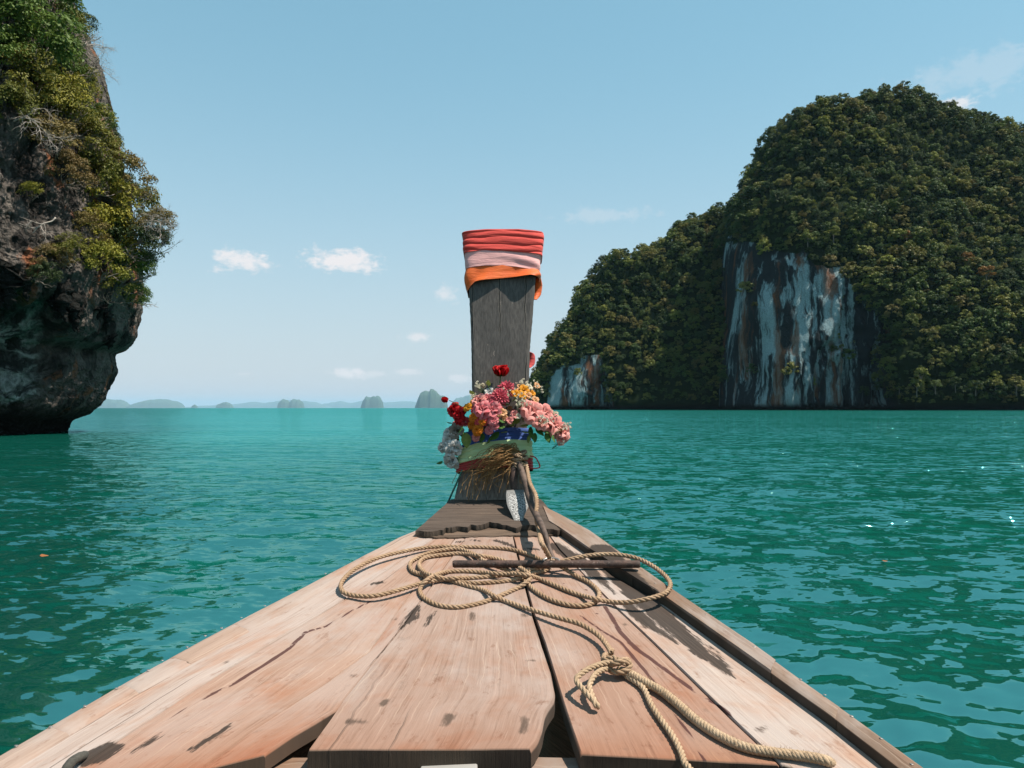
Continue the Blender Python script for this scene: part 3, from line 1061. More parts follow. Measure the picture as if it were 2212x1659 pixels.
SHRUBS = [  # u, v, radius px, colour, shape, label
    (32, 40, 62, 'green', 0, 'large green bush in the top corner of the cliff'),
    (98, 26, 56, 'green', 1, 'leafy green bush at the top edge beside the corner bush'),
    (148, 66, 42, 'olive', 2, 'olive shrub near the top of the cliff below the overhanging twigs'),
    (176, 52, 26, 'dark', 3, 'small dark shrub against the sky near the top of the cliff'),
    (12, 128, 58, 'green', 2, 'green bush at the picture edge under the corner bush'),
    (82, 120, 60, 'green', 3, 'broad green bush in the middle of the upper cliff'),
    (142, 142, 44, 'green', 0, 'green shrub on the cliff edge below the dark shrub'),
    (182, 186, 32, 'yellow', 1, 'yellow-green shrub beside the bare twigs on the cliff edge'),
    (120, 204, 50, 'yellow', 2, 'sunlit yellow-green bush on the upper cliff'),
    (54, 192, 48, 'olive', 4, 'olive bush above the pale dead branches'),
    (24, 246, 36, 'olive', 0, 'olive bush at the picture edge above the dark rock hollow'),
    (166, 262, 52, 'olive', 3, 'broad olive bush bulging from the cliff edge'),
    (212, 258, 30, 'green', 2, 'green shrub projecting into the sky halfway up'),
    (238, 296, 20, 'dark', 4, 'little dark tuft sticking out over the sky'),
    (108, 300, 38, 'brown', 3, 'dry brownish shrub below the dead branches'),
    (200, 326, 48, 'olive', 1, 'olive green bush in the middle of the cliff edge'),
    (150, 378, 40, 'brown', 2, 'brown-green scrub over the grey rocks'),
    (206, 396, 46, 'olive', 0, 'dense olive bush above the jutting shrubs'),
    (254, 404, 34, 'dark', 2, 'dark shrub at the root of the jutting trees'),
    (290, 402, 38, 'brown', 4, 'brown-leaved tree jutting out towards the sky'),
    (232, 452, 48, 'yellow', 3, 'yellowish bush in the middle of the jutting growth'),
    (286, 462, 48, 'olive', 1, 'olive tree leaning out from the cliff'),
    (334, 486, 34, 'brown', 2, 'thin brown-green tree reaching farthest out over the water'),
    (346, 528, 22, 'dark', 3, 'small dark leaf cluster at the tip of the farthest tree'),
    (236, 518, 50, 'yellow', 0, 'bright yellow-green bush above the overhang'),
    (296, 532, 46, 'dark', 1, 'dark green bush under the farthest reaching tree'),
    (222, 574, 44, 'yellow', 2, 'low yellow-green bush on the lip of the overhang'),
    (274, 588, 44, 'green', 3, 'green bush at the lower end of the jutting growth'),
    (316, 584, 24, 'green', 4, 'thin green sprig hanging over the sea'),
    (246, 634, 36, 'olive', 1, 'olive scrub just above the stalactites'),
    (288, 640, 26, 'green', 0, 'small green bush at the very edge of the overhang'),
    (148, 548, 26, 'olive', 4, 'small olive tuft on the grey rock face'),
    (112, 566, 24, 'brown', 0, 'dry tuft beside the orange rock'),
    (94, 596, 22, 'dark', 2, 'blue-green tuft growing over the cave roof'),
    (72, 416, 15, 'yellow', 3, 'single bright green tuft on the bare rock'),
    (190, 500, 26, 'brown', 1, 'brown scrub between the rock and the bushes')]


def shrub(u, v, rp, colr, shp, label, i):
    d = ray(u, v).normalized()
    h = hit(BV_CLIFF, u, v)
    R = rp * 58.0 / FPX * 1.38
    if h is None or h.y > 68:
        p = at(u, v, 59.5)
    else:
        p = h - d * R * 0.45
    root, nrm, _, _ = BV_CLIFF.find_nearest(p)
    t = empty('cliff_tree' if 'tree' in label else 'cliff_shrub', root, label, 'tree' if 'tree' in label else 'shrub', 'shrubs and trees on the overhanging cliff')
    loc = p - root
    rr = random.Random(i)
    rz = rr.uniform(0, 6.28)
    obj('crown', SHRUB_ME[colr, shp], t, loc, (rr.uniform(-.3, .3), rr.uniform(-.3, .3), rz), (R * rr.uniform(.95, 1.2), R * rr.uniform(.9, 1.1), R * rr.uniform(1.05, 1.35)))
    # stem from the rock into the crown
    ax = loc.normalized() if loc.length > 0.05 else Vector((0, -0.3, 1))
    s = obj('trunk', STEM_ME[i % 4], t, loc, None, (R, R, max(R, loc.length * 0.8)))
    s.rotation_mode = 'QUATERNION'
    s.rotation_quaternion = (ax * 0.8 + Vector((0, 0, 0.5))).to_track_quat('Z', 'Y')


for i, a in enumerate(SHRUBS):
    shrub(*a, i)

M_DEAD, _nt, _b = new_mat('dead_wood', Roughness=0.9)
_c = mix(_nt, noise(_nt, tcoord(_nt), 4.0, 4.0), (0.16, 0.13, 0.11), (0.46, 0.40, 0.34))
_nt.links.new(_c, _b.inputs['Base Color'])
DEAD = [(150, 120, 2.9, (0.8, -0.2, 0.75), 'bare twiggy branch reaching into the sky near the top of the cliff', 4),
        (165, 180, 2.5, (0.95, -0.2, 0.45), 'thin bare branch below the top twigs, against the sky', 4),
        (300, 480, 2.6, (0.9, -0.3, 0.3), 'fine leafless twigs at the outermost tree of the cliff', 4),
        (30, 262, 2.6, (0.9, -0.4, 0.12), 'pale dead branches lying across the upper cliff', 3),
        (90, 300, 2.2, (0.7, -0.5, -0.4), 'pale dead branch drooping below the brown shrub', 3),
        (300, 660, 1.3, (0.9, -0.2, -0.1), 'short bare twig over the edge of the overhang', 2),
        (120, 470, 2.0, (-0.35, -0.4, -0.9), 'pale hanging root on the dark rock face', 2)]
for i, (u, v, L, d, lab, dep) in enumerate(DEAD):
    h = hit(BV_CLIFF, u, v)
    p = at(u, v, 59) if (h is None or h.y > 68) else h - ray(u, v).normalized() * 1.0
    rg = np.random.default_rng(500 + i)
    o = []
    branch_np(rg, (0, 0, 0), np.array(d) / np.linalg.norm(d), L, .055, dep, o, .5, .1, (3, 5))
    q = obj('bare_branch', mesh_q('bare_branch', *join_np(o), M_DEAD))
    q.location = p
    tag(q, lab, 'branch', 'bare branches on the overhanging cliff')

# ------------------------------------------------------------------ the long-tail boat
K = 2212.0 / 2560.0                                   # photo pixels -> print pixels
DS, DZ0, DY0 = 0.1674, 1.282, 1.55                    # the foredeck: a plane that climbs towards the bow


def deck_z(y):
    return DZ0 + DS * (y - DY0)


def deck(u, v, h=0.0):
    """where the line of sight through a photo pixel meets the deck (raised by h)"""
    d = ray(u * K, v * K)
    t = (DZ0 - DS * DY0 + h - ZC) / (d.z - DS * d.y)
    return EYE + d * t


def dk(pts, h=0.0):
    return np.array([tuple(deck(u, v, h)) for u, v in pts])


def Z3(x, y):
    return (x / 2.458 + 820, y / 2.458 + 1200)


def Z4(x, y):
    return (x / 2.212, y / 2.212 + 1300)


def Z5(x, y):
    return (x / 2.765 + 700, y / 2.765 + 1500)


def Z6(x, y):
    return (x / 2.304 + 1360, y / 2.304 + 1420)


def Z2(x, y):
    return (x / 3.859 + 1040, y / 3.859 + 900)


# marks on the deck with a shape of their own (worn paint runs, damp patches, knots) kept as distance fields on the planks
def seg_sd(xy, pts):
    """pts: (x, y, radius) polyline; signed distance of xy"""
    d = np.full(len(xy), 9.0)
    for (x0, y0, r0), (x1, y1, r1) in zip(pts[:-1], pts[1:]):
        e = np.array([x1 - x0, y1 - y0])
        t = np.clip(((xy[:, 0] - x0) * e[0] + (xy[:, 1] - y0) * e[1]) / (e @ e + 1e-12), 0, 1)
        d = np.minimum(d, np.hypot(xy[:, 0] - x0 - t * e[0], xy[:, 1] - y0 - t * e[1]) - (r0 + (r1 - r0) * t))
    return d


def mark(Zf, pts):
    """(zoom x, zoom y, radius in mm)"""
    o = []
    for x, y, r in pts:
        p = deck(*Zf(x, y))
        o.append((p.x, p.y, r / 1000))
    return o


RED_RUNS = [
    mark(Z6, [(200, 270, 3), (330, 360, 4), (450, 430, 5), (520, 520, 5), (590, 600, 5.5), (650, 680, 5), (720, 780, 4), (790, 890, 4.5), (860, 990, 4), (940, 1140, 4)]),
    mark(Z6, [(350, 220, 6), (400, 300, 7), (440, 370, 7), (540, 470, 7), (680, 570, 6), (800, 660, 6.5), (900, 730, 6), (1020, 800, 5), (1110, 870, 3)]),
    mark(Z4, [(2050, 450, 5), (1950, 500, 4), (1800, 590, 4), (1690, 620, 6), (1600, 710, 7), (1450, 810, 6.5), (1300, 900, 6), (1150, 975, 5), (1000, 1060, 4), (910, 1120, 2)]),
    mark(Z6, [(300, 262, 5), (312, 268, 4)]), mark(Z6, [(110, 88, 5), (118, 90, 4)]), mark(Z6, [(236, 128, 6), (248, 130, 4)]), mark(Z6, [(215, 590, 7), (232, 592, 5)])]
DAMP = [
    mark(Z6, [(330, -60, 45), (480, 95, 40), (650, 255, 36), (760, 350, 30), (900, 480, 26), (1000, 550, 18), (1090, 630, 4)]),
    mark(Z6, [(470, 200, 20), (560, 290, 22), (700, 390, 11), (780, 440, 3)]),
    mark(Z6, [(180, -70, 24), (260, 0, 20), (330, 70, 15), (410, 150, 4)]),
    mark(Z6, [(960, 460, 7), (1065, 575, 6)]),
    mark(Z3, [(1390, 400, 26), (1450, 440, 30), (1560, 520, 24), (1640, 600, 10)]),
    mark(Z3, [(1220, 420, 8), (1290, 425, 8)]), mark(Z3, [(1030, 375, 10), (1110, 400, 12), (1160, 425, 5)]),
    mark(Z5, [(955, 40, 6), (905, 130, 18), (830, 215, 5)]), mark(Z5, [(1075, 85, 4), (1030, 140, 8), (1000, 200, 2)]),
    mark(Z4, [(520, 1310, 30), (600, 1265, 26), (640, 1245, 8)]), mark(Z4, [(720, 1280, 3), (830, 1220, 10), (910, 1175, 2)]),
    mark(Z4, [(1060, 1270, 8), (1150, 1210, 11), (1280, 1135, 3)]), mark(Z3, [(270, 640, 6), (330, 630, 9)]), mark(Z3, [(800, 380, 9), (830, 378, 6)]), mark(Z3, [(890, 372, 8), (930, 380, 5)])]
KNOTS = [mark(Z5, [(480, 850, 9), (490, 858, 7)]), mark(Z5, [(700, 735, 5), (745, 710, 8)]), mark(Z5, [(1130, 870, 7), (1170, 820, 13)]),
         mark(Z5, [(1700, 830, 9), (1680, 920, 6)]), mark(Z5, [(1330, 100, 6), (1325, 150, 3)]), mark(Z5, [(1700, 430, 4), (1750, 425, 5)]),
         mark(Z5, [(1690, 110, 7), (1692, 120, 6)]), mark(Z5, [(796, 130, 5), (800, 133, 4)]), mark(Z4, [(1250, 790, 5), (1258, 786, 4)]),
         mark(Z4, [(2080, 350, 6), (2100, 348, 6)]), mark(Z6, [(460, 322, 5), (465, 325, 6)]), mark(Z6, [(570, 340, 4), (590, 345, 3)]), mark(Z6, [(1245, 930, 7), (1270, 920, 5)]),
         mark(Z6, [(1195, 597, 4), (1198, 598, 3)]), mark(Z6, [(690, 960, 5), (695, 985, 3)]), mark(Z3, [(1222, 385, 6), (1226, 387, 6)]), mark(Z5, [(1075, 530, 5), (1078, 528, 5)]),
         mark(Z5, [(505, 520, 4), (490, 524, 3)]), mark(Z4, [(330, 870, 3), (334, 872, 3)]), mark(Z5, [(560, 850, 8), (575, 855, 5)])]


def wood_material(name, dark=False):
    m, nt, b = new_mat(name, Roughness=0.75)
    b.inputs['Specular IOR Level'].default_value = 0.3
    uv = tcoord(nt, 'UV')
    oc = N(nt, 'ShaderNodeObjectInfo')
    rnd = oc.outputs['Random']
    off = N(nt, 'ShaderNodeCombineXYZ', {0: mth(nt, 'MULTIPLY', rnd, 37.0), 1: mth(nt, 'MULTIPLY', rnd, 91.0)}).outputs[0]
    p = vmth(nt, 'ADD', uv, off)
    wv = vmth(nt, 'SCALE', vmth(nt, 'SUBTRACT', noise(nt, mapping(nt, p, (5, 1.6, 1)), 1.0, 3.0, out='Color'), (0.5, 0.5, 0.5)), scale=0.03)
    q = vmth(nt, 'ADD', p, wv)
    grain = noise(nt, mapping(nt, q, (170, 5.0, 1)), 1.0, 5.0, 0.65)
    broad = noise(nt, mapping(nt, q, (16, 1.6, 1)), 1.0, 4.0, 0.6)
    blot = noise(nt, mapping(nt, p, (7, 4.5, 1)), 1.0, 4.0, 0.6)
    pores = noise(nt, mapping(nt, q, (420, 26, 1)), 1.0, 2.0, 0.5)
    base = oc.outputs['Color']
    if dark:
        c = mix(nt, 1.0, base, ramp(nt, grain, [(0.28, (0.40, 0.36, 0.32)), (0.5, (0.95, 0.93, 0.9)), (0.7, (1.45, 1.42, 1.38))]), 'MULTIPLY')
        c = mix(nt, 1.0, c, ramp(nt, broad, [(0.25, (0.6, 0.56, 0.52)), (0.5, (1.0, 1.0, 1.0)), (0.75, (1.3, 1.28, 1.25))]), 'MULTIPLY')
    else:
        c = mix(nt, 1.0, base, ramp(nt, broad, [(0.25, (0.86, 0.81, 0.77)), (0.5, (1.0, 1.0, 1.0)), (0.75, (1.08, 1.07, 1.06))]), 'MULTIPLY')
        c = mix(nt, 1.0, c, ramp(nt, grain, [(0.28, (0.66, 0.58, 0.52)), (0.44, (0.96, 0.94, 0.92)), (0.7, (1.10, 1.10, 1.10))]), 'MULTIPLY')
        # soft brown handling marks, sun-bleached greyish patches, small smudges
        c = mix(nt, mth(nt, 'MULTIPLY', smooth(nt, blot, 0.46, 0.70), 0.75), c, mix(nt, 1.0, c, (0.92, 0.66, 0.50), 'MULTIPLY'))
        bleach = noise(nt, mapping(nt, p, (4.5, 2.6, 1), loc=(7, 3, 0)), 1.0, 5.0, 0.65)
        c = mix(nt, mth(nt, 'MULTIPLY', smooth(nt, bleach, 0.44, 0.64), 0.75), c, mix(nt, 0.6, c, (0.56, 0.49, 0.45)))
        smud = noise(nt, mapping(nt, p, (34, 13, 1), loc=(2, 5, 0)), 1.0, 5.0, 0.7)
        c = mix(nt, mth(nt, 'MULTIPLY', smooth(nt, smud, 0.57, 0.72), 0.8), c, mix(nt, 1.0, c, (0.62, 0.47, 0.38), 'MULTIPLY'))
        # scratches lying every way
        for ang, sc_ in ((0.5, 1.0), (-0.7, 1.3), (1.2, 0.8)):
            scr = noise(nt, mapping(nt, p, (210 * sc_, 7 * sc_, 1), rot=(0, 0, ang)), 1.0, 2.0, 0.5)
            c = mix(nt, mth(nt, 'MULTIPLY', smooth(nt, scr, 0.70, 0.78), 0.30), c, (0.80, 0.66, 0.55))
        wl = N(nt, 'ShaderNodeTexWave', {'Vector': q, 'Scale': 11.0, 'Distortion': 2.0, 'Detail': 3.0, 'Detail Scale': 1.0, 'Detail Roughness': 0.6}, wave_type='BANDS', bands_direction='X')
        line = smooth(nt, wl.outputs['Fac'], 0.975, 0.998)
        patch = smooth(nt, noise(nt, mapping(nt, p, (2.2, 2.2, 1), loc=(1, 8, 0)), 1.0, 2.0), 0.48, 0.6)
        c = mix(nt, mth(nt, 'MULTIPLY', mth(nt, 'MULTIPLY', line, patch), 0.22), c, (0.82, 0.66, 0.52))
        mould = noise(nt, mapping(nt, p, (15, 8, 1), loc=(11, 2, 0)), 1.0, 6.0, 0.72)
        c = mix(nt, mth(nt, 'MULTIPLY', smooth(nt, mould, 0.62, 0.74), 0.6), c, mix(nt, 0.35, (0.13, 0.10, 0.075), c))
        worn = N(nt, 'ShaderNodeAttribute', attribute_name='worn').outputs['Fac']
        worn = mth(nt, 'MULTIPLY', worn, mth(nt, 'MULTIPLY_ADD', bleach, 1.4, 0.1))
        c = mix(nt, mth(nt, 'MULTIPLY', worn, 1.0), c, mix(nt, 1.0, c, (0.80, 0.50, 0.33), 'MULTIPLY'))
    if True:
        # hair cracks
        cr = N(nt, 'ShaderNodeTexWave', {'Vector': q, 'Scale': 3.7, 'Distortion': 0.8, 'Detail': 4.0, 'Detail Scale': 1.2, 'Detail Roughness': 0.7}, wave_type='BANDS', bands_direction='X')
        crk = mth(nt, 'MULTIPLY', smooth(nt, cr.outputs['Fac'], 0.9915, 0.999), smooth(nt, noise(nt, mapping(nt, p, (5, 1.1, 1), loc=(3, 3, 0)), 1.0, 2.0), 0.53, 0.61))
        c = mix(nt, mth(nt, 'MULTIPLY', crk, 0.6), c, (0.10, 0.06, 0.04))
    jit = mth(nt, 'ADD', mth(nt, 'MULTIPLY', mth(nt, 'SUBTRACT', noise(nt, mapping(nt, p, (70, 16, 1)), 1.0, 4.0, 0.6), 0.5), 1.0),
              mth(nt, 'MULTIPLY', mth(nt, 'SUBTRACT', noise(nt, mapping(nt, p, (260, 30, 1)), 1.0, 3.0, 0.6), 0.5), 0.5))

    def sd(nm):
        return N(nt, 'ShaderNodeAttribute', attribute_name=nm).outputs['Fac']
    kn = mth(nt, 'ADD', sd('knot'), mth(nt, 'MULTIPLY', jit, 0.026))
    c = mix(nt, mth(nt, 'MULTIPLY', smooth(nt, mth(nt, 'MULTIPLY', kn, -1.0), -0.007, 0.004), 0.85), c, (0.10, 0.065, 0.045))
    dp = mth(nt, 'ADD', sd('damp'), mth(nt, 'MULTIPLY', jit, 0.045))
    dpm = smooth(nt, mth(nt, 'MULTIPLY', dp, -1.0), -0.004, 0.004)
    dcol = ramp(nt, grain, [(0.3, (0.016, 0.010, 0.007)), (0.7, (0.062, 0.042, 0.029))])
    c = mix(nt, mth(nt, 'MULTIPLY', dpm, 0.93), c, dcol)
    rd = mth(nt, 'ADD', sd('red'), mth(nt, 'MULTIPLY', jit, 0.005))
    rdm = smooth(nt, mth(nt, 'MULTIPLY', rd, -1.0), -0.0012, 0.0012)
    c = mix(nt, mth(nt, 'MULTIPLY', rdm, 0.88), c, (0.07, 0.016, 0.014))
    # weathered, mouldy end grain and flanks
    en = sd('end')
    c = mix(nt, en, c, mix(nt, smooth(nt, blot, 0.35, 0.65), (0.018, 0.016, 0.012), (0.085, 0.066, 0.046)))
    c = dim(nt, c, (0.60, 0.595, 0.59))
    nt.links.new(c, b.inputs['Base Color'])
    nt.links.new(mth(nt, 'MULTIPLY_ADD', dpm, -0.02, 0.85), b.inputs['Roughness'])
    h = mth(nt, 'ADD', mth(nt, 'ADD', mth(nt, 'MULTIPLY', grain, 1.0), mth(nt, 'MULTIPLY', pores, 0.3)), mth(nt, 'MULTIPLY', broad, 1.2))
    if True:
        h = mth(nt, 'SUBTRACT', h, mth(nt, 'MULTIPLY', crk, 2.0))
    bump(nt, b, h, 0.5 if not dark else 0.8, 0.0022 if not dark else 0.004)
    return m


M_WOOD = wood_material('weathered_deck_wood')
M_DARKWOOD = wood_material('dark_weathered_wood', True)
boat = empty('longtail_boat', (0, 2.2, 0.3), 'weathered wooden long-tail boat pointing its tall prow out to sea', 'boat')
bx, by, bz = boat.location
BOAT_OFF = np.array([bx, by, bz])


def wood_attrs(V, end):
    xy = np.asarray(V)[:, :2]
    def lo(L):
        d = np.full(len(xy), 1.0)
        for pts in L:
            d = np.minimum(d, seg_sd(xy, pts))
        return d
    return {'red': lo(RED_RUNS), 'damp': lo(DAMP), 'knot': lo(KNOTS), 'end': end}


def slab(name, L, R, thick, mat, color, parent=boat, ns=None, step=0.012, zoff=0.0, warp=0.0015, seed=0, hL=0.0, hR=0.0, round_=0.004, marks=True, gap=0.0015, wob=0.0, worn=0.0):
    """a plank lying on the deck between two edge polylines L and R (x, y given bow end first)"""
    L, R = np.asarray(L, float), np.asarray(R, float)

    def resample(E, n):
        s = np.concatenate([[0], np.cumsum(np.hypot(*np.diff(E[:, :2], axis=0).T))])
        t = np.linspace(0, s[-1], n)
        return np.stack([np.interp(t, s, E[:, 0]), np.interp(t, s, E[:, 1])], -1)
    ln = max(np.hypot(*np.diff(E[:, :2], axis=0).T).sum() for E in (L, R))
    nr = max(4, int(ln / step))
    l, r = resample(L, nr), resample(R, nr)
    w = np.hypot(*(r - l).T)
    ns = ns or max(5, int(w.max() / 0.014))
    dirn = (r - l) / (w[:, None] + 1e-9)
    l, r = l + dirn * gap, r - dirn * gap
    if wob:
        t = np.arange(nr) * step
        n_ = fbm(np.stack([t * 7, t * 0 + seed, t * 0], -1), 4, seed) * wob
        m_ = fbm(np.stack([t * 7, t * 0 + seed + 5, t * 0], -1), 4, seed + 3) * wob
        l, r = l + dirn * np.minimum(n_, 0.3 * gap)[:, None], r + dirn * np.maximum(m_, -0.3 * gap)[:, None] * 0 + dirn * np.minimum(m_, 0.3 * gap)[:, None]
    # across: 0 edge-bottom, then rounded shoulder, top, shoulder, bottom
    ss = np.concatenate([[0.0, 0.0], np.linspace(0, 1, ns), [1.0, 1.0]])
    zz = np.concatenate([[-thick, -round_ * 1.7], np.zeros(ns), [-round_ * 1.7, -thick]])
    zz[2] = zz[-3] = -round_
    wm = w.mean()
    ss[3] = max(ss[3] * 0.25, 0.0) if ns > 6 else ss[3]
    ss[-4] = 1 - ss[3]
    X = l[:, None, :] * (1 - ss)[None, :, None] + r[:, None, :] * ss[None, :, None]
    Zt = deck_z(X[..., 1]) + zoff + zz[None] + (hL * (1 - ss) + hR * ss)[None]
    topmask = (zz > -round_ * 1.5)[None]
    Zt = Zt + topmask * warp * fbm(np.stack([X[..., 0] * 9, X[..., 1] * 2.5, X[..., 0] * 0 + seed], -1), 3, seed)
    V = np.concatenate([X, Zt[..., None]], -1)
    nc = len(ss)
    v_len = np.concatenate([[0], np.cumsum(np.hypot(*np.diff((l + r) / 2, axis=0).T))])
    UVm = np.stack([np.repeat((ss * wm)[None], nr, 0), np.repeat(v_len[:, None], nc, 1)], -1)
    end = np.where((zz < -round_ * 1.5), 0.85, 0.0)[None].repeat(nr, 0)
    # end caps: an inset ring so that the ends are rounded and closed
    top0, topn = V[0].copy(), V[-1].copy()
    Vs, UVs, ends = [V], [UVm], [end]
    capn = V[-1:].copy()
    capn[..., 2] = np.minimum(capn[..., 2], capn[..., 2])
    V1 = V[-1].copy(); V1[:, 2] -= 0.003; V1[:, 1] -= 0.004
    bot = V[-1].copy(); bot[:, 2] = deck_z(bot[:, 1]) + zoff - thick; bot[:, 1] -= 0.004
    V0 = V[0].copy(); V0[:, 2] = deck_z(V0[:, 1]) + zoff - thick
    A = np.concatenate([V0[None], V, V1[None], bot[None]])
    UVa = np.concatenate([UVm[:1], UVm, UVm[-1:] + [0, 0.004], UVm[-1:] + [0, thick]])
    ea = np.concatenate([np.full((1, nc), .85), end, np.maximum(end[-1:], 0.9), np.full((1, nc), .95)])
    Vf = A.reshape(-1, 3)
    F = grid_faces(nr + 3, nc)
    # underside
    n0 = np.arange(nr + 3) * nc
    B = np.stack([n0[:-1], n0[1:], n0[1:] + nc - 1, n0[:-1] + nc - 1], -1)
    F = np.vstack([F, B])
    wn = np.concatenate([[0], np.exp(-(v_len[-1] - v_len) / 0.16), [1, 1]])[:, None] * np.ones((1, nc)) * worn
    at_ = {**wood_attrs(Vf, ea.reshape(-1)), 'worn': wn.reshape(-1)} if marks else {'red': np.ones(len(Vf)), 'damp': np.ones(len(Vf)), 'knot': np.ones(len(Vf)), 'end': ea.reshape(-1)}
    me = mesh_np(name, Vf - BOAT_OFF, F, mat, True, uv=UVa.reshape(-1, 2), attrs=at_)
    me.set_sharp_from_angle(angle=math.radians(42))
    return obj(name, me, parent, color=color)


def poly(pts, h=0.0):
    return dk(pts, h)[:, :2]


# plank edges (photo pixels, bow end first)
E_RAIL_L_OUT = [(1060, 1312), (1033, 1325), (1000, 1338), (599, 1546), (325, 1693), (0, 1881), (-420, 2130)]
E_RAIL_L_IN = [(1075, 1332), (1042, 1346), (850, 1451), (348, 1732), (41, 1920), (-240, 2105)]
E_SEAM1 = [(1132, 1316), (1090, 1342), (850, 1505), (540, 1690), (250, 1880), (60, 2010)]
E_SPLIT = [(1150, 1330), (1120, 1370), (1030, 1480), (922, 1630), (805, 1714), (619, 1833), (500, 1925)]
E_MID_L = [(1186, 1316), (1166, 1342), (1139, 1379), (1049, 1509), (996, 1581), (855, 1753), (823, 1800), (769, 1876)]
E_PL2_R = [(1186, 1316), (1166, 1342), (1139, 1379), (1049, 1509), (996, 1581), (860, 1748), (845, 1772), (790, 1806), (735, 1838), (667, 1884)]
E_MID_R = [(1276, 1316), (1283, 1342), (1314, 1468), (1332, 1538), (1349, 1590), (1378, 1680), (1389, 1735), (1386, 1752), (1372, 1772), (1363, 1790), (1357, 1822), (1345, 1854), (1329, 1873)]
E_P4_L = [(1276, 1316), (1283, 1342), (1315, 1468), (1334, 1538), (1360, 1607), (1408, 1767), (1447, 1884)]
E_P4_R = [(1368, 1330), (1400, 1375), (1547, 1524), (1603, 1576), (1751, 1719), (1837, 1802), (1916, 1876), (1950, 1908)]
E_P5_R = [(1392, 1334), (1463, 1383), (1532, 1440), (1664, 1513), (1902, 1680), (2076, 1802), (2210, 1920), (2330, 2010)]
E_RAIL_R_INT = [(1370, 1300), (1398, 1318), (1479, 1375), (1552, 1422), (1664, 1492), (1907, 1663), (2072, 1780), (2254, 1920), (2420, 2040)]
E_RAIL_R_OUT = [(1353, 1261), (1410, 1290), (1474, 1325), (1579, 1400), (1683, 1473), (1764, 1528), (1885, 1609), (2001, 1693), (2128, 1782), (2285, 1895), (2500, 2050)]

C_PALE, C_PEACH, C_ORANGE, C_MID = (0.545, 0.435, 0.38), (0.44, 0.285, 0.215), (0.475, 0.315, 0.24), (0.435, 0.305, 0.245)
slab('plank', poly(E_RAIL_L_IN), poly(E_SEAM1), 0.035, M_WOOD, C_PALE, seed=1)
slab('plank', poly(E_SEAM1), poly(E_SPLIT), 0.036, M_WOOD, C_ORANGE, seed=2, wob=0.003, worn=1.0)
slab('plank', poly(E_SPLIT), poly(E_PL2_R), 0.036, M_WOOD, (0.47, 0.29, 0.21), seed=3, wob=0.004, worn=1.0)
mid_board = slab('plank', poly(E_MID_L), poly(E_MID_R), 0.040, M_WOOD, C_MID, seed=4, zoff=0.003, round_=0.008, wob=0.002, worn=0.7)
slab('plank', poly(E_P4_L), poly(E_P4_R), 0.038, M_WOOD, C_PEACH, seed=5, gap=0.003, worn=1.0)
slab('plank', poly(E_P4_R), poly(E_P5_R), 0.036, M_WOOD, (0.56, 0.45, 0.39), seed=6)


# rails, cut into the lengths they are made of
def cut(E, vs):
    E = np.asarray(E, float)
    out = []
    for a, b in zip(vs[:-1], vs[1:]):
        def pt(v):
            return [np.interp(v, E[:, 1], E[:, 0]), v]
        m = E[(E[:, 1] > a) & (E[:, 1] < b)]
        out.append(np.vstack([[pt(a)], m, [pt(b)]]))
    return out


cuts_in, cuts_out = [1334, 1576, 1657, 1730, 1836, 2100], [1318, 1558, 1640, 1708, 1812, 2085]
for i, (a, b) in enumerate(zip(cut(E_RAIL_L_OUT, cuts_out), cut(E_RAIL_L_IN, cuts_in))):
    slab('rail', poly(a, .004), poly(b, .004), 0.06, M_WOOD, ((0.50, 0.37, 0.30), (0.485, 0.345, 0.27))[i % 2], zoff=0.004, seed=20 + i, round_=0.006)
RH = 0.030
ci, co = [1302, 1440, 1676, 1792, 2030], [1263, 1398, 1648, 1762, 2045]
for i, (a, b) in enumerate(zip(cut(E_RAIL_R_INT, ci), cut(E_RAIL_R_OUT, co))):
    slab('rail', poly(a, RH), poly(b, RH), 0.10, M_WOOD, ((0.32, 0.22, 0.16), (0.28, 0.19, 0.135))[i % 2], zoff=RH, seed=30 + i, round_=0.005)

# screws let into the rails
M_STEEL, _nt, _b = new_mat('dull_steel', Metallic=0.9, Roughness=0.45)
_c = mix(_nt, noise(_nt, tcoord(_nt), 60.0, 3.0), (0.20, 0.13, 0.09), (0.55, 0.53, 0.50))
_nt.links.new(_c, _b.inputs['Base Color'])
ph = np.linspace(0, 2 * math.pi, 14, endpoint=False)
rings = [(0.0048, 0.0), (0.0048, 0.0012), (0.0040, 0.0018), (0.0022, 0.0015)]
V = np.concatenate([np.stack([r * np.cos(ph), r * np.sin(ph), np.full(14, z)], -1) for r, z in rings] + [[[0, 0, 0.0008]]])
F = np.vstack([grid_faces(4, 14, True), np.stack([np.full(14, 56), 42 + np.arange(14), 42 + (np.arange(14) + 1) % 14, 42 + (np.arange(14) + 1) % 14], -1)])
SCREW = mesh_q('screw', V, F, M_STEEL)
for Zf, pts, h in ((Z4, [(1225, 597), (1035, 702), (898, 777), (645, 930), (470, 1028), (280, 1143), (1465, 474), (1335, 540), (1135, 640), (820, 830), (1800, 297), (90, 1248)], .0045),
                   (Z6, [(1212, 453), (1478, 640), (1772, 853), (2118, 1130), (935, 268), (1942, 982), (1618, 730), (640, 88)], RH + .0005)):
    for x, y in pts:
        p = deck(*Zf(x, y), h - .0006)
        o = obj('screw', SCREW, boat, p - boat.location, (math.atan(DS), 0, random.random() * 3), (.8, .8, .5))

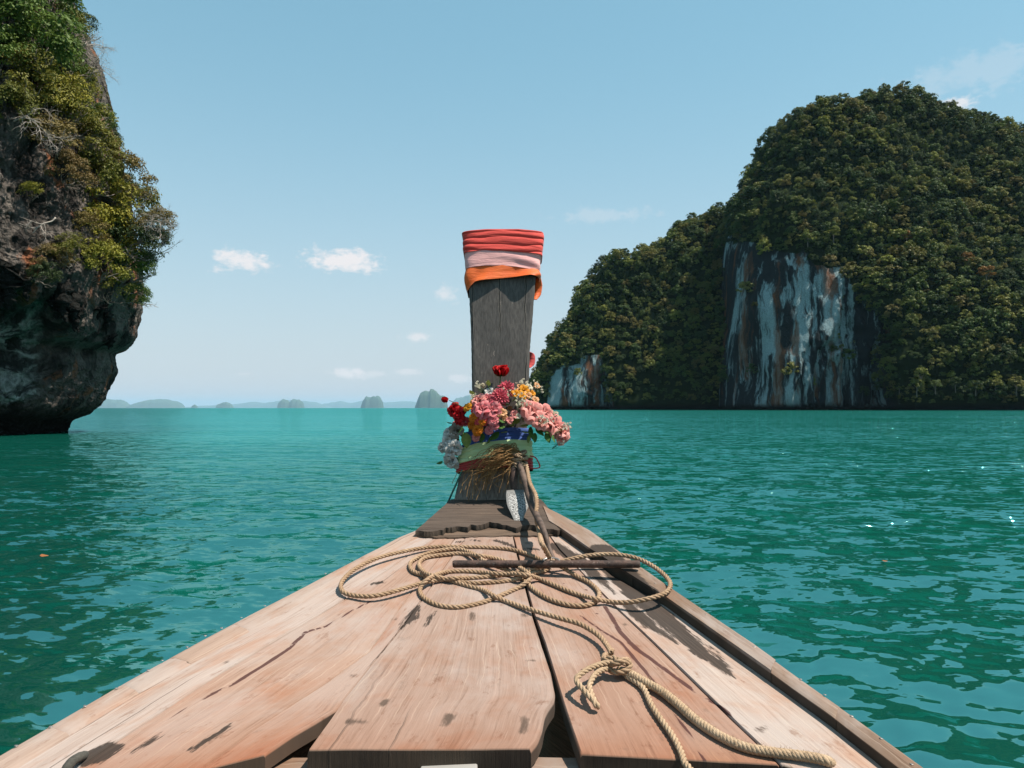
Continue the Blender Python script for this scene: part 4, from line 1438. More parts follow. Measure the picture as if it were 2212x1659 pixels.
# the dark breast board across the bow: a worn upper layer with a torn edge on a lower layer
def breast(name, lower, h, thick, color, seed, jag):
    """lower: photo pixels of its after edge, left to right"""
    u = np.array([p[0] for p in lower], float)
    v = np.array([p[1] for p in lower], float)
    uu = np.linspace(u[0], u[-1], 150)
    vv = np.interp(uu, u, v) + jag * fbm(np.stack([uu * .09, uu * 0 + seed, uu * 0], -1), 4, seed)
    n = 26
    rows = []
    # forward edge: the bow line of the hull
    fu = np.array([BREAST_L, 1128, 1200, 1345, BREAST_R], float)
    for j in range(n):
        t = j / (n - 1)
        topu = np.interp(np.linspace(0, 1, 150), [0, .25, .75, 1], [1128, 1150, 1330, 1352])
        topv = np.full(150, 1248.0)
        # the hull outline bulges: left edge runs (1033,1326) -> (1128,1262), right edge to the rail
        lu = uu * t + topu * (1 - t)
        lv = vv * t + topv * (1 - t)
        rows.append(dk(np.stack([lu, lv], -1), h))
    P = np.array(rows)
    P[..., 2] += 0.0025 * fbm(np.stack([P[..., 0] * 14, P[..., 1] * 30, P[..., 0] * 0], -1), 3, seed)
    bot = P[-1].copy()
    bot[:, 2] -= thick
    bot[:, 1] -= 0.002
    P = np.concatenate([P, bot[None]])
    uvm = np.stack([P[..., 1], P[..., 0] + 5], -1)
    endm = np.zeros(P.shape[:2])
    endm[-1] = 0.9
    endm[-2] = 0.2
    Vf = P.reshape(-1, 3)
    F = grid_faces(P.shape[0], P.shape[1])[:, ::-1]
    # left and right flanks and back
    far = np.full(len(Vf), 1.0)
    at_ = {'red': far, 'damp': far, 'knot': far, 'end': endm.reshape(-1)}
    nr, nc = P.shape[:2]
    sl = np.concatenate([P[:-1, 0], P[:-1, -1]])
    low = sl.copy()
    low[:, 2] -= thick
    base = len(Vf)
    Vf = np.concatenate([Vf, low])
    fl = []
    for j in range(nr - 2):
        fl.append([j * nc, (j + 1) * nc, base + j + 1, base + j])
        fl.append([j * nc + nc - 1, base + nr - 1 + j, base + nr - 1 + j + 1, (j + 1) * nc + nc - 1])
    F = np.vstack([F, fl])
    uvf = np.concatenate([uvm.reshape(-1, 2), low[:, [1, 0]]])
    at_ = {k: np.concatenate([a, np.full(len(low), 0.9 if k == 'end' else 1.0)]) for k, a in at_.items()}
    me = mesh_np(name, Vf - BOAT_OFF, F, M_DARKWOOD, True, uv=uvf, attrs=at_)
    me.set_sharp_from_angle(angle=math.radians(45))
    return obj(name, me, boat, color=color)


def Z8(x, y):
    return (x / 4.809 + 1000, y / 4.809 + 1200)


BREAST_L, BREAST_R = 1033, 1405
lower_edge = [Z8(200, 672), Z8(450, 690), Z8(800, 684), Z8(1100, 676), Z8(1400, 668), Z8(1700, 668), Z8(1850, 660), Z8(1990, 600)]
upper_edge = [Z8(185, 607), Z8(330, 612), Z8(520, 598), Z8(545, 566), Z8(690, 560), Z8(820, 566), Z8(850, 540), Z8(1020, 535), Z8(1075, 508), Z8(1200, 525), Z8(1290, 548),
              Z8(1400, 585), Z8(1480, 556), Z8(1600, 540), Z8(1640, 560), Z8(1760, 588), Z8(1900, 606), Z8(1990, 565)]
breast('breast_board', lower_edge, 0.006, 0.045, (0.18, 0.125, 0.09), 40, 1.6)
breast('worn_top_layer', upper_edge, 0.026, 0.019, (0.125, 0.092, 0.072), 41, 3.2)

# hull: planked sides falling to the water, seen from outside only
def hull():
    outl = np.vstack([dk(E_RAIL_L_OUT), [[-1.30, 0.2, 1.02], [-1.32, -2.5, 0.80], [-1.2, -6.0, 0.80]]])
    outr = np.vstack([dk(E_RAIL_R_OUT, RH), [[1.08, 0.2, 1.02], [1.10, -2.5, 0.80], [1.0, -6.0, 0.80]]])
    cx = (outl[:, 0].mean() + outr[:, 0].mean()) / 2
    parts = []
    for E, sgn in ((outl, -1), (outr, 1)):
        s = np.concatenate([[0], np.cumsum(np.linalg.norm(np.diff(E, axis=0), axis=1))])
        t = np.linspace(0, s[-1], 70)
        P = np.stack([np.interp(t, s, E[:, k]) for k in range(3)], -1)
        P[:, 0] -= sgn * 0.012
        rows = []
        for k in range(10):
            f = k / 9
            Q = P.copy()
            Q[:, 2] = P[:, 2] - 0.03 - f * (P[:, 2] + 0.25)
            Q[:, 0] = P[:, 0] + (-0.08 - P[:, 0]) * (0.55 * f ** 1.6)
            Q[:, 1] = P[:, 1] - f * 0.9 * sstep(P[:, 1], 1.5, 3.2)
            rows.append(Q)
        A = np.array(rows)
        F = grid_faces(10, 70)
        parts.append((A.reshape(-1, 3), F if sgn > 0 else F[:, ::-1]))
    V, F = join_np(parts)
    far = np.ones(len(V))
    me = mesh_np('hull', V - BOAT_OFF, F, M_DARKWOOD, True, uv=V[:, [2, 1]], attrs={'red': far, 'damp': far, 'knot': far, 'end': far * 0})
    o = obj('hull', me, boat, color=(0.22, 0.13, 0.08))
    sol = o.modifiers.new('thickness', 'SOLIDIFY')
    sol.thickness = 0.03
    sol.offset = 1
    # bottom boards
    Vb, Fb = box_vf((-0.12, -1.2, 0.34), (1.9, 6.4, 0.04))
    far = np.ones(8)
    me = mesh_np('floor_board', Vb - BOAT_OFF, Fb, M_DARKWOOD, False, uv=Vb[:, [0, 1]], attrs={'red': far, 'damp': far, 'knot': far, 'end': far * 0})
    obj('floor_board', me, boat, color=(0.20, 0.13, 0.09))


hull()


def beam(name, p0, p1, w, hgt, color, parent=boat, ends=0.25):
    p0, p1 = np.asarray(p0, float), np.asarray(p1, float)
    d = p1 - p0
    L = np.linalg.norm(d)
    x = d / L
    up = np.array([0, 0, 1.0]) - x * x[2]
    up /= np.linalg.norm(up)
    y = np.cross(up, x)
    n = 24
    pr = np.array([(-.5, -.5), (-.5, .42), (-.42, .5), (.42, .5), (.5, .42), (.5, -.5)])
    V = []
    for i in range(n):
        c = p0 + d * i / (n - 1)
        for a, b in pr:
            V.append(c + y * a * w + up * b * hgt)
    V = np.array(V)
    V += 0.0035 * fbm(V * 9, 3, 5)[:, None]
    F = grid_faces(n, 6, True)
    far = np.ones(len(V))
    uvb = np.stack([V[:, 1] * 0 + np.tile(np.arange(6) * 0.03, n), V[:, 0]], -1)
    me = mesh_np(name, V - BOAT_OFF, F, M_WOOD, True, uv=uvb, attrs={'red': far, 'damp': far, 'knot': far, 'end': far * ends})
    me.set_sharp_from_angle(angle=math.radians(35))
    return obj(name, me, parent, color=color)


yb = 1.615
beam('crossbeam', (-1.0, yb, deck_z(yb) - 0.098), (0.84, yb, deck_z(yb) - 0.098), 0.11, 0.105, (0.40, 0.26, 0.18))
yb = 2.3
beam('crossbeam', (-0.62, yb, deck_z(yb) - 0.09), (0.52, yb, deck_z(yb) - 0.09), 0.09, 0.09, (0.40, 0.26, 0.18))

# ------------------------------------------------------------------ the tall stem post
PY0, PLEAN = 3.30, 0.19
PZ0 = deck_z(3.30)


def post(u, v, off=0.0):
    """where a photo pixel's line of sight meets the after face of the post (off: metres towards the boat)"""
    d = ray(u * K, v * K)
    # plane: y = PY0 + PLEAN (z - PZ0) - off
    t = (PY0 - off + PLEAN * (ZC - PZ0)) / (d.y - PLEAN * d.z)
    return EYE + d * t


POST_L = [(1128, 1275), (1132, 1262), (1141, 1225), (1150, 1186), (1163, 1120), (1178, 1040), (1180, 984), (1178, 880), (1176, 800), (1172, 720), (1168, 660), (1163, 590), (1161, 578)]
POST_R = [(1350, 1275), (1347, 1262), (1335, 1225), (1322, 1186), (1316, 1120), (1318, 1040), (1321, 960), (1325, 880), (1332, 790), (1338, 705), (1346, 650), (1353, 590), (1354, 578)]


def post_edge(v):
    a = np.interp(v, [p[1] for p in POST_L][::-1], [p[0] for p in POST_L][::-1])
    b = np.interp(v, [p[1] for p in POST_R][::-1], [p[0] for p in POST_R][::-1])
    return a, b


PT = 0.13            # thickness of the post


def post_material():
    m, nt, b = new_mat('tarred_post_wood', Roughness=0.62)
    b.inputs['Specular IOR Level'].default_value = 0.35
    p = tcoord(nt, 'Object')
    wv = vmth(nt, 'SCALE', vmth(nt, 'SUBTRACT', noise(nt, mapping(nt, p, (3, 3, 2.2)), 1.0, 3.0, out='Color'), (0.5, 0.5, 0.5)), scale=0.02)
    q = vmth(nt, 'ADD', p, wv)
    g = noise(nt, mapping(nt, q, (150, 150, 7)), 1.0, 5.0, 0.65)
    bl = noise(nt, mapping(nt, p, (9, 9, 4)), 1.0, 4.0, 0.6)
    paint = mix(nt, smooth(nt, g, 0.3, 0.7), (0.060, 0.053, 0.048), (0.125, 0.112, 0.102))
    paint = mix(nt, 1.0, paint, ramp(nt, bl, [(0.3, (0.75, 0.75, 0.75)), (0.7, (1.25, 1.22, 1.18))]), 'MULTIPLY')
    wav = N(nt, 'ShaderNodeTexWave', {'Vector': q, 'Scale': 2.6, 'Distortion': 0.9, 'Detail': 4.0, 'Detail Scale': 1.4, 'Detail Roughness': 0.65}, wave_type='BANDS', bands_direction='X').outputs['Fac']
    msk = smooth(nt, noise(nt, mapping(nt, p, (6, 6, 2.6), loc=(2, 0, 5)), 1.0, 2.0), 0.48, 0.56)
    crack = mth(nt, 'MULTIPLY', smooth(nt, wav, 0.9915, 0.999), msk)
    lipm = mth(nt, 'MULTIPLY', smooth(nt, wav, 0.98, 0.9905), msk)
    chip = smooth(nt, noise(nt, mapping(nt, q, (60, 60, 13)), 1.0, 4.0, 0.7), 0.66, 0.70)
    c = mix(nt, mth(nt, 'MULTIPLY', chip, 0.6), paint, (0.30, 0.25, 0.21))
    c = mix(nt, mth(nt, 'MULTIPLY', lipm, 0.45), c, (0.30, 0.25, 0.20))
    c = mix(nt, crack, c, (0.008, 0.007, 0.006))
    # bare worn wood lower down
    zc = N(nt, 'ShaderNodeSeparateXYZ', {0: p}).outputs[2]
    bare = smooth(nt, mth(nt, 'ADD', mth(nt, 'MULTIPLY', zc, -1.0), mth(nt, 'MULTIPLY', bl, 0.2)), -1.40, -1.28)
    wood = mix(nt, smooth(nt, g, 0.3, 0.7), (0.10, 0.075, 0.058), (0.30, 0.235, 0.19))
    c = dim(nt, mix(nt, bare, c, wood), 0.74)
    nt.links.new(c, b.inputs['Base Color'])
    h = mth(nt, 'SUBTRACT', mth(nt, 'ADD', mth(nt, 'MULTIPLY', g, 0.5), lipm), mth(nt, 'MULTIPLY', crack, 3.0))
    bump(nt, b, h, 0.5, 0.0022)
    return m


M_POST = post_material()


def build_post():
    vs = np.concatenate([np.linspace(1300, 1262, 6)[:-1], np.linspace(1262, 578, 110)])
    rows = []
    for v in vs:
        a, b = post_edge(min(v, 1275))
        pl, pr = np.array(post(a, v)), np.array(post(b, v))
        rows.append((pl, pr))
    V = []
    n = 34
    for i, (pl, pr) in enumerate(rows):
        j = 0.0015 * vnoise(np.array([[vs[i] * .03, 3.3, 0]]), 3)[0] + 0.0010 * vnoise(np.array([[vs[i] * .3, 1.3, 0]]), 4)[0]
        k = 0.0015 * vnoise(np.array([[vs[i] * .03, 8.3, 0]]), 5)[0] + 0.0010 * vnoise(np.array([[vs[i] * .3, 6.3, 0]]), 6)[0]
        for t in np.linspace(0, 1, n):
            p = pl * (1 - t) + pr * t
            p[0] += j * (1 - t) + k * t
            e = min(t, 1 - t) * np.linalg.norm(pr - pl)
            p[1] += max(0, 0.006 - e) ** 2 / 0.006 * 1.0
            V.append(p)
        for t in np.linspace(1, 0, 8):
            p = pl * (1 - t) + pr * t
            p = p + np.array([0, PT, -PT * PLEAN])
            p[0] += (0.5 - t) * 0.03
            V.append(p)
    V = np.array(V)
    nc = n + 8
    V[:, 1] += 0.0015 * fbm(V * np.array([20, 20, 4]), 3, 9)
    F = grid_faces(len(rows), nc, True)
    top = np.arange(nc) + (len(rows) - 1) * nc
    c = len(V)
    V = np.vstack([V, V[top].mean(0)])
    F = np.vstack([F, np.stack([np.full(nc, c), top, np.roll(top, -1), np.roll(top, -1)], -1)])
    me = mesh_q('stem_post', V - BOAT_OFF, F, M_POST)
    me.set_sharp_from_angle(angle=math.radians(50))
    return obj('stem_post', me, boat)


build_post()

# ------------------------------------------------------------------ ropes
def rope_material(name, c0, c1):
    m, nt, b = new_mat(name, Roughness=0.85)
    b.inputs['Specular IOR Level'].default_value = 0.2
    uv = tcoord(nt, 'UV')
    f = noise(nt, mapping(nt, uv, (30, 420, 1)), 1.0, 4.0, 0.6)
    g = noise(nt, tcoord(nt), 9.0, 3.0)
    c = mix(nt, smooth(nt, f, 0.3, 0.7), c0, c1)
    c = mix(nt, 1.0, c, ramp(nt, g, [(0.3, (0.78, 0.72, 0.66)), (0.65, (1.08, 1.06, 1.04))]), 'MULTIPLY')
    c = dim(nt, c, 0.66)
    nt.links.new(c, b.inputs['Base Color'])
    bump(nt, b, f, 0.6, 0.0008)
    return m


M_ROPE = rope_material('manila_rope', (0.32, 0.195, 0.115), (0.62, 0.45, 0.30))
M_ROPE_PALE = rope_material('pale_rope', (0.42, 0.29, 0.18), (0.70, 0.53, 0.36))


def rope_np(P, d, pitch=None, sides=8, strands=3):
    pitch = pitch or d * 3.1
    s = np.concatenate([[0], np.cumsum(np.linalg.norm(np.diff(P, axis=0), axis=1))])
    n = max(12, int(s[-1] / (pitch / 11)))
    t = np.linspace(0, s[-1], n)
    C = np.stack([np.interp(t, s, P[:, k]) for k in range(3)], -1)
    for _ in range(2):
        C[1:-1] = (C[:-2] + 2 * C[1:-1] + C[2:]) / 4
    T, A, B = frames(C)
    Vs, UVs, Fs, off = [], [], [], 0
    ro, rs = d * 0.262, d * 0.272
    ph = np.linspace(0, 2 * math.pi, sides, endpoint=False)
    for k in range(strands):
        a = 2 * math.pi * (t / pitch + k / strands)
        cen = C + ro * (np.cos(a)[:, None] * A + np.sin(a)[:, None] * B)
        Ts, As, Bs = frames(cen)
        rr = np.full(n, rs)
        rr[0] = rr[-1] = rs * 0.5
        V = cen[:, None] + rr[:, None, None] * (np.cos(ph)[None, :, None] * As[:, None] + np.sin(ph)[None, :, None] * Bs[:, None])
        Vs.append(V.reshape(-1, 3))
        UVs.append(np.stack([np.repeat(t[:, None], sides, 1), np.repeat((ph / 6.283 * rs * 6)[None], n, 0) + (t * 0.9)[:, None]], -1).reshape(-1, 2))
        Fs.append(grid_faces(n, sides, True) + off)
        off += n * sides
    return np.concatenate(Vs), np.concatenate(Fs), np.concatenate(UVs)


def lay(ctrl, d, lift=0.0, settle=True, base=None):
    """ctrl: photo pixels with an optional extra height (u, v[, h]); returns the rope's centre line lying on the deck and over itself"""
    C = np.array([(c[0], c[1], c[2] if len(c) > 2 else 0.0) for c in ctrl], float)
    D = catmull(np.column_stack([C[:, 0], C[:, 1], C[:, 2] * 900]), 3.0)
    D[:, 2] /= 900
    hx = np.maximum(D[:, 2], 0) + d / 2 + 0.001
    P = np.array([tuple(deck(u, v, h)) for (u, v, _), h in zip(D, hx)])
    if settle:
        h = hx.copy()
        for it in range(2):
            base_h = hx.copy()
            h = hx.copy()
            for i in range(len(P)):
                j0 = max(0, i - int(0.10 / 0.004))
                if j0 > 4:
                    dd = np.hypot(P[:j0, 0] - P[i, 0], P[:j0, 1] - P[i, 1])
                    near = dd < d * 0.95
                    if near.any():
                        top = h[:j0][near].max()
                        if top < d * 4.2 and abs(top - base_h[i]) < d * 0.95:
                            h[i] = max(h[i], top + d * 0.92)
            k = np.hanning(19)
            k /= k.sum()
            hm = h.copy()
            for s_ in range(1, 5):
                hm = np.maximum(hm, np.maximum(np.roll(h, s_), np.roll(h, -s_)))
            h = np.convolve(np.pad(hm, 9, 'edge'), k, 'valid')
            P = np.array([tuple(deck(u, v, hh)) for (u, v, _), hh in zip(D, h)])
    return P


def rope(name, P, d, mat, label, cat='rope', group=None, **kw):
    V, F, UV = rope_np(P, d, **kw)
    o0 = P[0]
    ob = obj(name, mesh_np(name, V - o0, F, mat, True, uv=UV), loc=tuple(o0))
    return tag(ob, label, cat, group)


def zz(Zf, pts):
    return [(*Zf(p[0], p[1]), *(p[2:])) for p in pts]


RD = 0.0145
coil = [(1370, 488, .03), (1425, 527, .012), (1530, 590), (1620, 640), (1666, 692), (1650, 742), (1580, 771), (1470, 765), (1350, 726), (1260, 668), (1195, 605), (1120, 560), (1035, 530, .01),
        (960, 497, .01), (890, 452), (800, 424), (680, 434), (575, 465), (508, 508), (520, 558), (605, 590), (720, 610), (860, 632), (1000, 630), (1150, 612), (1250, 577), (1345, 552), (1352, 520),
        (1300, 484), (1150, 432), (1000, 415), (830, 411), (650, 411, .004), (480, 436, .012), (300, 481, .018), (160, 552, .016), (84, 630, .008), (95, 688, .004), (180, 712, .004), (300, 710, .01),
        (450, 672, .014), (600, 628, .008), (750, 606), (900, 600), (1050, 588), (1180, 566), (1300, 538, .008), (1420, 504, .02), (1500, 484, .03), (1620, 462, .04), (1760, 457, .045), (1900, 482, .04),
        (2020, 545, .035), (2100, 625, .033), (2085, 685, .033), (2000, 722, .03), (1850, 751, .012), (1730, 748), (1600, 720), (1500, 690), (1380, 640), (1270, 597), (1180, 578), (1060, 577), (950, 568), (830, 560),
        (710, 568), (620, 606), (568, 660), (582, 716), (670, 766), (800, 781), (950, 752), (1100, 693), (1205, 640), (1245, 595), (1190, 545), (1060, 490), (930, 465), (800, 452), (680, 462), (592, 480), (560, 522), (602, 572),
        (700, 602), (800, 632), (880, 656), (960, 677), (1020, 712), (1100, 747), (1250, 797, .006), (1400, 842, .012), (1550, 886, .016), (1660, 952, .014), (1718, 1020, .012), (1742, 1062, .012)]
Pc = lay(zz(Z3, coil), RD)
rope('coiled_rope', Pc, RD, M_ROPE, 'tan twisted rope coiled in loose loops across the foredeck')


def along_shank(t, off):
    """point beside the anchor shank, t from crown (0) to ring (1)"""
    return SH[0] * (1 - t) + SH[1] * t + np.array(off)


CROWN = np.array(post(*Z2(975, 955), 0.075))
RING = np.array(deck(*Z3(1385, 497), 0.034))
SH = (CROWN, RING)
hang = []
for x, y, off in ((1060, 985, .05), (1080, 1090, .12), (1098, 1180, .20), (1130, 1250, .26), (1158, 1310, .31), (1166, 1400, .37), (1158, 1480, .41), (1165, 1560, .45), (1184, 1640, .48)):
    p = post(*Z2(x, y), off)
    hang.append(tuple(p))
for x, y, h in ((1310, 380, .12), (1335, 430, .09), (1362, 478, .055)):
    hang.append(tuple(deck(*Z3(x, y), h)))
rope('anchor_rope', catmull(np.array(hang), .01), RD * 1.15, M_ROPE, 'tan rope hanging beside the anchor shank down to its ring')

# knot joining the thin rope to a thick one
KD = 0.0135
knot_c = deck(*Z6(415, 545), 0.02)


def zpath(pts):
    return np.array([tuple(deck(*Z6(x, y), h)) for x, y, h in pts])


rope('knot_rope', catmull(zpath([(390, 470, .014), (380, 500, .022), (350, 505, .03), (352, 530, .034), (400, 520, .042), (450, 545, .044), (495, 548, .034), (480, 585, .026), (420, 600, .022), (378, 585, .02), (380, 560, .03),
                                 (420, 545, .046), (470, 530, .046), (492, 545, .03)]), .004), KD * 1.15, M_ROPE, 'tight rope knot with loops beside the plank seam')
rope('rope_bight', catmull(zpath([(440, 555, .03), (395, 545, .036), (330, 553, .040), (250, 585, .045), (192, 630, .042), (190, 655, .038), (240, 715, .032), (290, 770, .022), (312, 800, .012),
                                  (300, 790, .02), (275, 730, .026), (262, 680, .03), (290, 620, .034), (330, 590, .03), (370, 580, .024)]), .004), KD, M_ROPE_PALE, 'folded end of pale rope sticking out of the knot')
tail_pts = [(470, 620, .008), (520, 650, .008), (575, 695, .009), (620, 790, .009), (680, 880, .009), (740, 965, .009), (790, 1060, .010), (812, 1125, .014)]
TP = [tuple(deck(*Z6(x, y), h)) for x, y, h in tail_pts]
e = np.array(TP[-1])
TP += [tuple(e + np.array([0.006, -0.035, -0.004])), tuple(e + np.array([0.008, -0.055, -0.06])), tuple(e + np.array([0.006, -0.06, -0.2])), tuple(e + np.array([0.0, -0.06, -0.4]))]
rope('rope_tail', catmull(np.array(TP), .006), KD * 1.02, M_ROPE_PALE, 'pale rope end running off the foot of the deck')
thick = [(425, 585, .012), (500, 612, .014), (560, 645, .014), (680, 712, .012), (780, 792, .011), (870, 872, .010), (1000, 960, .010), (1150, 1030, .010), (1300, 1060, .011), (1450, 1078, .012), (1560, 1094, .014), (1630, 1112, .012), (1660, 1135, -.012), (1668, 1150, -.05)]
rope('thick_rope', catmull(zpath(thick), .006), 0.0205, M_ROPE_PALE, 'thick fuzzy rope running from the knot to a hole in the deck', pitch=0.034, strands=4)


def fuzz(P, d, n, ln, r, mat, name, parent, seed):
    rg = np.random.default_rng(seed)
    parts = []
    for k in range(n):
        i = rg.integers(0, len(P))
        q = rg.normal(size=3)
        q /= np.linalg.norm(q)
        q[2] = abs(q[2])
        a = P[i] + q * d * 0.45
        t = rg.normal(size=3)
        parts.append(tube(np.array([a, a + q * ln * .5 + t * ln * .15, a + q * ln * .7 + t * ln * .5]), [r, r, r * .6], 3, False))
    V, F = join_np(parts)
    o = obj(name, mesh_np(name, V - np.array(parent.location), F, mat), parent)
    o['kind'] = 'stuff'


fuzz(catmull(zpath(thick[:-1]), .006), 0.0205, 700, 0.006, 0.0003, M_ROPE_PALE, 'fibres', bpy.data.objects['thick_rope'], 3)
fuzz(Pc, RD, 900, 0.004, 0.00025, M_ROPE, 'fibres', bpy.data.objects['coiled_rope'], 4)

# hole rim where the thick rope goes through, and the black rope loop at the other side
V, F = tube(catmull(np.array([tuple(deck(*Z4(x, y), h)) for x, y, h in ((468, 1303, -.02), (458, 1306, .006), (430, 1315, .017), (400, 1335, .018), (375, 1365, .014), (360, 1395, .006), (352, 1420, -.02))]), .006), .0095, 10)
V += 0.0012 * fbm(V * 240, 2, 4)[:, None]
M_BLACKROPE, _nt, _b = new_mat('blackened_rope', Roughness=0.9)
_c = mix(_nt, noise(_nt, tcoord(_nt), 220.0, 4.0), (0.012, 0.012, 0.010), (0.085, 0.078, 0.062))
_nt.links.new(_c, _b.inputs['Base Color'])
o = obj('black_rope_loop', mesh_q('black_rope_loop', V - V[0], F, M_BLACKROPE), loc=tuple(V[0]))
tag(o, 'short black rope loop through the pale plank by the deck edge', 'rope')

# ------------------------------------------------------------------ anchor
def rust_material(name, dark, brown, worn, wear=0.6):
    m, nt, b = new_mat(name, Roughness=0.7, Metallic=0.2)
    p = tcoord(nt)
    f = noise(nt, p, 160.0, 5.0, 0.7)
    g = noise(nt, p, 26.0, 5.0, 0.65)
    c = mix(nt, smooth(nt, g, 0.35, 0.65), dark, brown)
    c = mix(nt, mth(nt, 'MULTIPLY', smooth(nt, f, 0.58, 0.68), wear), c, worn)
    nt.links.new(c, b.inputs['Base Color'])
    bump(nt, b, mth(nt, 'ADD', f, g), 0.7, 0.002)
    return m


M_RUST = rust_material('rusty_iron', (0.028, 0.016, 0.012), (0.085, 0.045, 0.032), (0.36, 0.29, 0.25), .5)
M_SHANK = rust_material('bare_iron', (0.05, 0.033, 0.024), (0.12, 0.078, 0.058), (0.22, 0.17, 0.14), .5)
M_FLUKE, nt, b = new_mat('flaking_paint', Roughness=0.6)
p = tcoord(nt)
f1 = noise(nt, vmth(nt, 'ADD', p, vmth(nt, 'SCALE', noise(nt, p, 120.0, 2.0, out='Color'), scale=.003)), 230.0, 4.0, 0.65)
c = mix(nt, smooth(nt, f1, 0.47, 0.52), (0.03, 0.029, 0.028), (0.46, 0.45, 0.43))
rim = N(nt, 'ShaderNodeAttribute', attribute_name='rim').outputs['Fac']
c = mix(nt, smooth(nt, rim, 0.5, 0.8), c, mix(nt, noise(nt, p, 50.0, 3.0), (0.13, 0.125, 0.12), (0.24, 0.235, 0.22)))
nt.links.new(c, b.inputs['Base Color'])
bump(nt, b, smooth(nt, f1, 0.46, 0.53), 0.6, 0.0015)

anchor = empty('anchor', tuple(RING), 'rusty iron anchor lashed to the prow post, its bar lying across the deck', 'anchor')
AO = np.array(RING)


def apart(name, V, F, mat, **kw):
    return obj(name, mesh_q(name, V - AO, F, mat, **kw), anchor)


pts = np.vstack([[CROWN + np.array([-.012, .01, .012])], [np.array(post(*Z2(x, y), o_)) for x, y, o_ in ((985, 985, .08), (1020, 1080, .12), (1060, 1200, .18), (1095, 1320, .25), (1130, 1430, .32))],
                 [np.array(deck(*Z3(x, y), h)) for x, y, h in ((1325, 310, .10), (1357, 420, .058), (1390, 497, .03))]])
Pd = catmull(pts, .01)
V, F = tube(Pd, np.interp(np.linspace(0, 1, len(Pd)), [0, .1, .35, .75, 1], [.012, .014, .0155, .0115, .008]), 16)
apart('shank', V, F, M_SHANK)
# stock
a, b2 = np.array(deck(*Z3(768, 516), .026)), np.array(deck(*Z3(1918, 517), .052))
t = np.linspace(0, 1, 120)[:, None]
Pd = a * (1 - t) + b2 * t
r = np.full(120, .0125)
r[[0, -1]] = .0105
V, F = tube(Pd, r, 16)
V += 0.0006 * fbm(V * 140, 3, 2)[:, None]
apart('stock', V, F, M_RUST)
# ring
ang = np.linspace(0, 2 * math.pi, 41)
c0 = np.array(deck(*Z3(1372, 488), .046))
V, F = tube(np.stack([c0[0] + .026 * np.cos(ang), c0[1] + .020 * np.sin(ang), c0[2] - 0.004 + .004 * np.sin(ang)], -1), .0042, 10, False)
apart('ring', V, F, M_STEEL)
# arm
pts = [CROWN + np.array([-.01, .02, .015])] + [np.array(post(*Z2(x, y), o_)) for x, y, o_ in ((955, 1010, .07), (948, 1100, .085), (950, 1190, .095), (965, 1280, .105), (985, 1400, .13))]
Pd = catmull(np.array(pts), .012)
V, F = tube(Pd, np.interp(np.linspace(0, 1, len(Pd)), [0, .4, .75, 1], [.016, .021, .018, .010]), 14)
apart('arm', V, F, M_RUST)
# fluke: a pointed palm leaning on the breast board
outl = [(872, 1268), (960, 1262), (1050, 1268), (1078, 1330), (1088, 1385), (1080, 1425), (1050, 1490), (1020, 1585), (1000, 1592), (975, 1590), (955, 1570), (915, 1480), (882, 1410), (872, 1360), (868, 1310)]


def fl(x, y):
    # a plane leaning from the post foot (top) to the deck (point)
    off = .145 + (y - 1262) / 330 * 0.145
    return np.array(post(*Z2(x, y), off))


O = catmull(np.array([(x, y, 0) for x, y in outl + outl[:1]], float), 14)[:-1, :2]
cen = np.array([978, 1400.])
rings = [1.0, .96, .9, .6, .3]
Vf, rim = [], []
for k, s in enumerate(rings):
    for q in O:
        qq = cen + (q - cen) * s
        pnt = fl(*qq)
        pnt[1] -= (1 - s) * .012 if k else 0
        Vf.append(pnt)
        rim.append(1.0 if k < 3 else 0.0)
no = len(O)
Vf.append(fl(*cen) - np.array([0, .012, 0]))
rim.append(0)
back = [fl(*q) + np.array([0, .012, .004]) for q in O]
nb = len(Vf)
Vf += back
rim += [1] * no
Vf.append(fl(*cen) + np.array([0, .012, 0]))
rim.append(1)
Fk = [*grid_faces(5, no, True)]
for k in range(no):
    Fk.append((4 * no + k, 4 * no + (k + 1) % no, nb - 1, nb - 1))
    Fk.append((nb + k, nb + (k + 1) % no, (k + 1) % no, k))
    Fk.append((nb + (k + 1) % no, nb + k, nb + no, nb + no))
rm = np.array(rim, float)
apart('fluke', np.array(Vf), np.array(Fk), M_FLUKE, attrs={'rim': rm})

# lashing round the crown and the post
M_COIR = rope_material('coir', (0.26, 0.14, 0.055), (0.58, 0.35, 0.15))
lash = empty('rope_lashing', tuple(CROWN), 'frayed rope lashing that ties the anchor head to the prow post', 'rope')
for k in range(6):
    rg = np.random.default_rng(40 + k)
    c = np.array(post(*Z2(985 + rg.uniform(-10, 14), 905 + 24 * k), .055 + .01 * rg.random()))
    tilt = rg.uniform(-.35, .35)
    rx, ry = .030 + .004 * rg.random(), .040
    an = np.linspace(0, 2 * math.pi, 40)
    P = np.stack([c[0] + rx * np.cos(an), c[1] + ry * np.sin(an) * .9, c[2] + tilt * rx * np.cos(an) + .004 * np.sin(2 * an)], -1)
    V, F, UV = rope_np(P, .012, sides=7)
    obj('turn', mesh_np('turn', V - CROWN, F, M_ROPE, True, uv=UV), lash)
band = []
for t in np.linspace(0, 1, 40):
    band.append(tuple(post(1316 + 8 * t * 0 - (1 - t) * 10 + 10 * t, 1165 + 4 * math.sin(t * 9), .012 + .02 * math.sin(t * 3.1))))
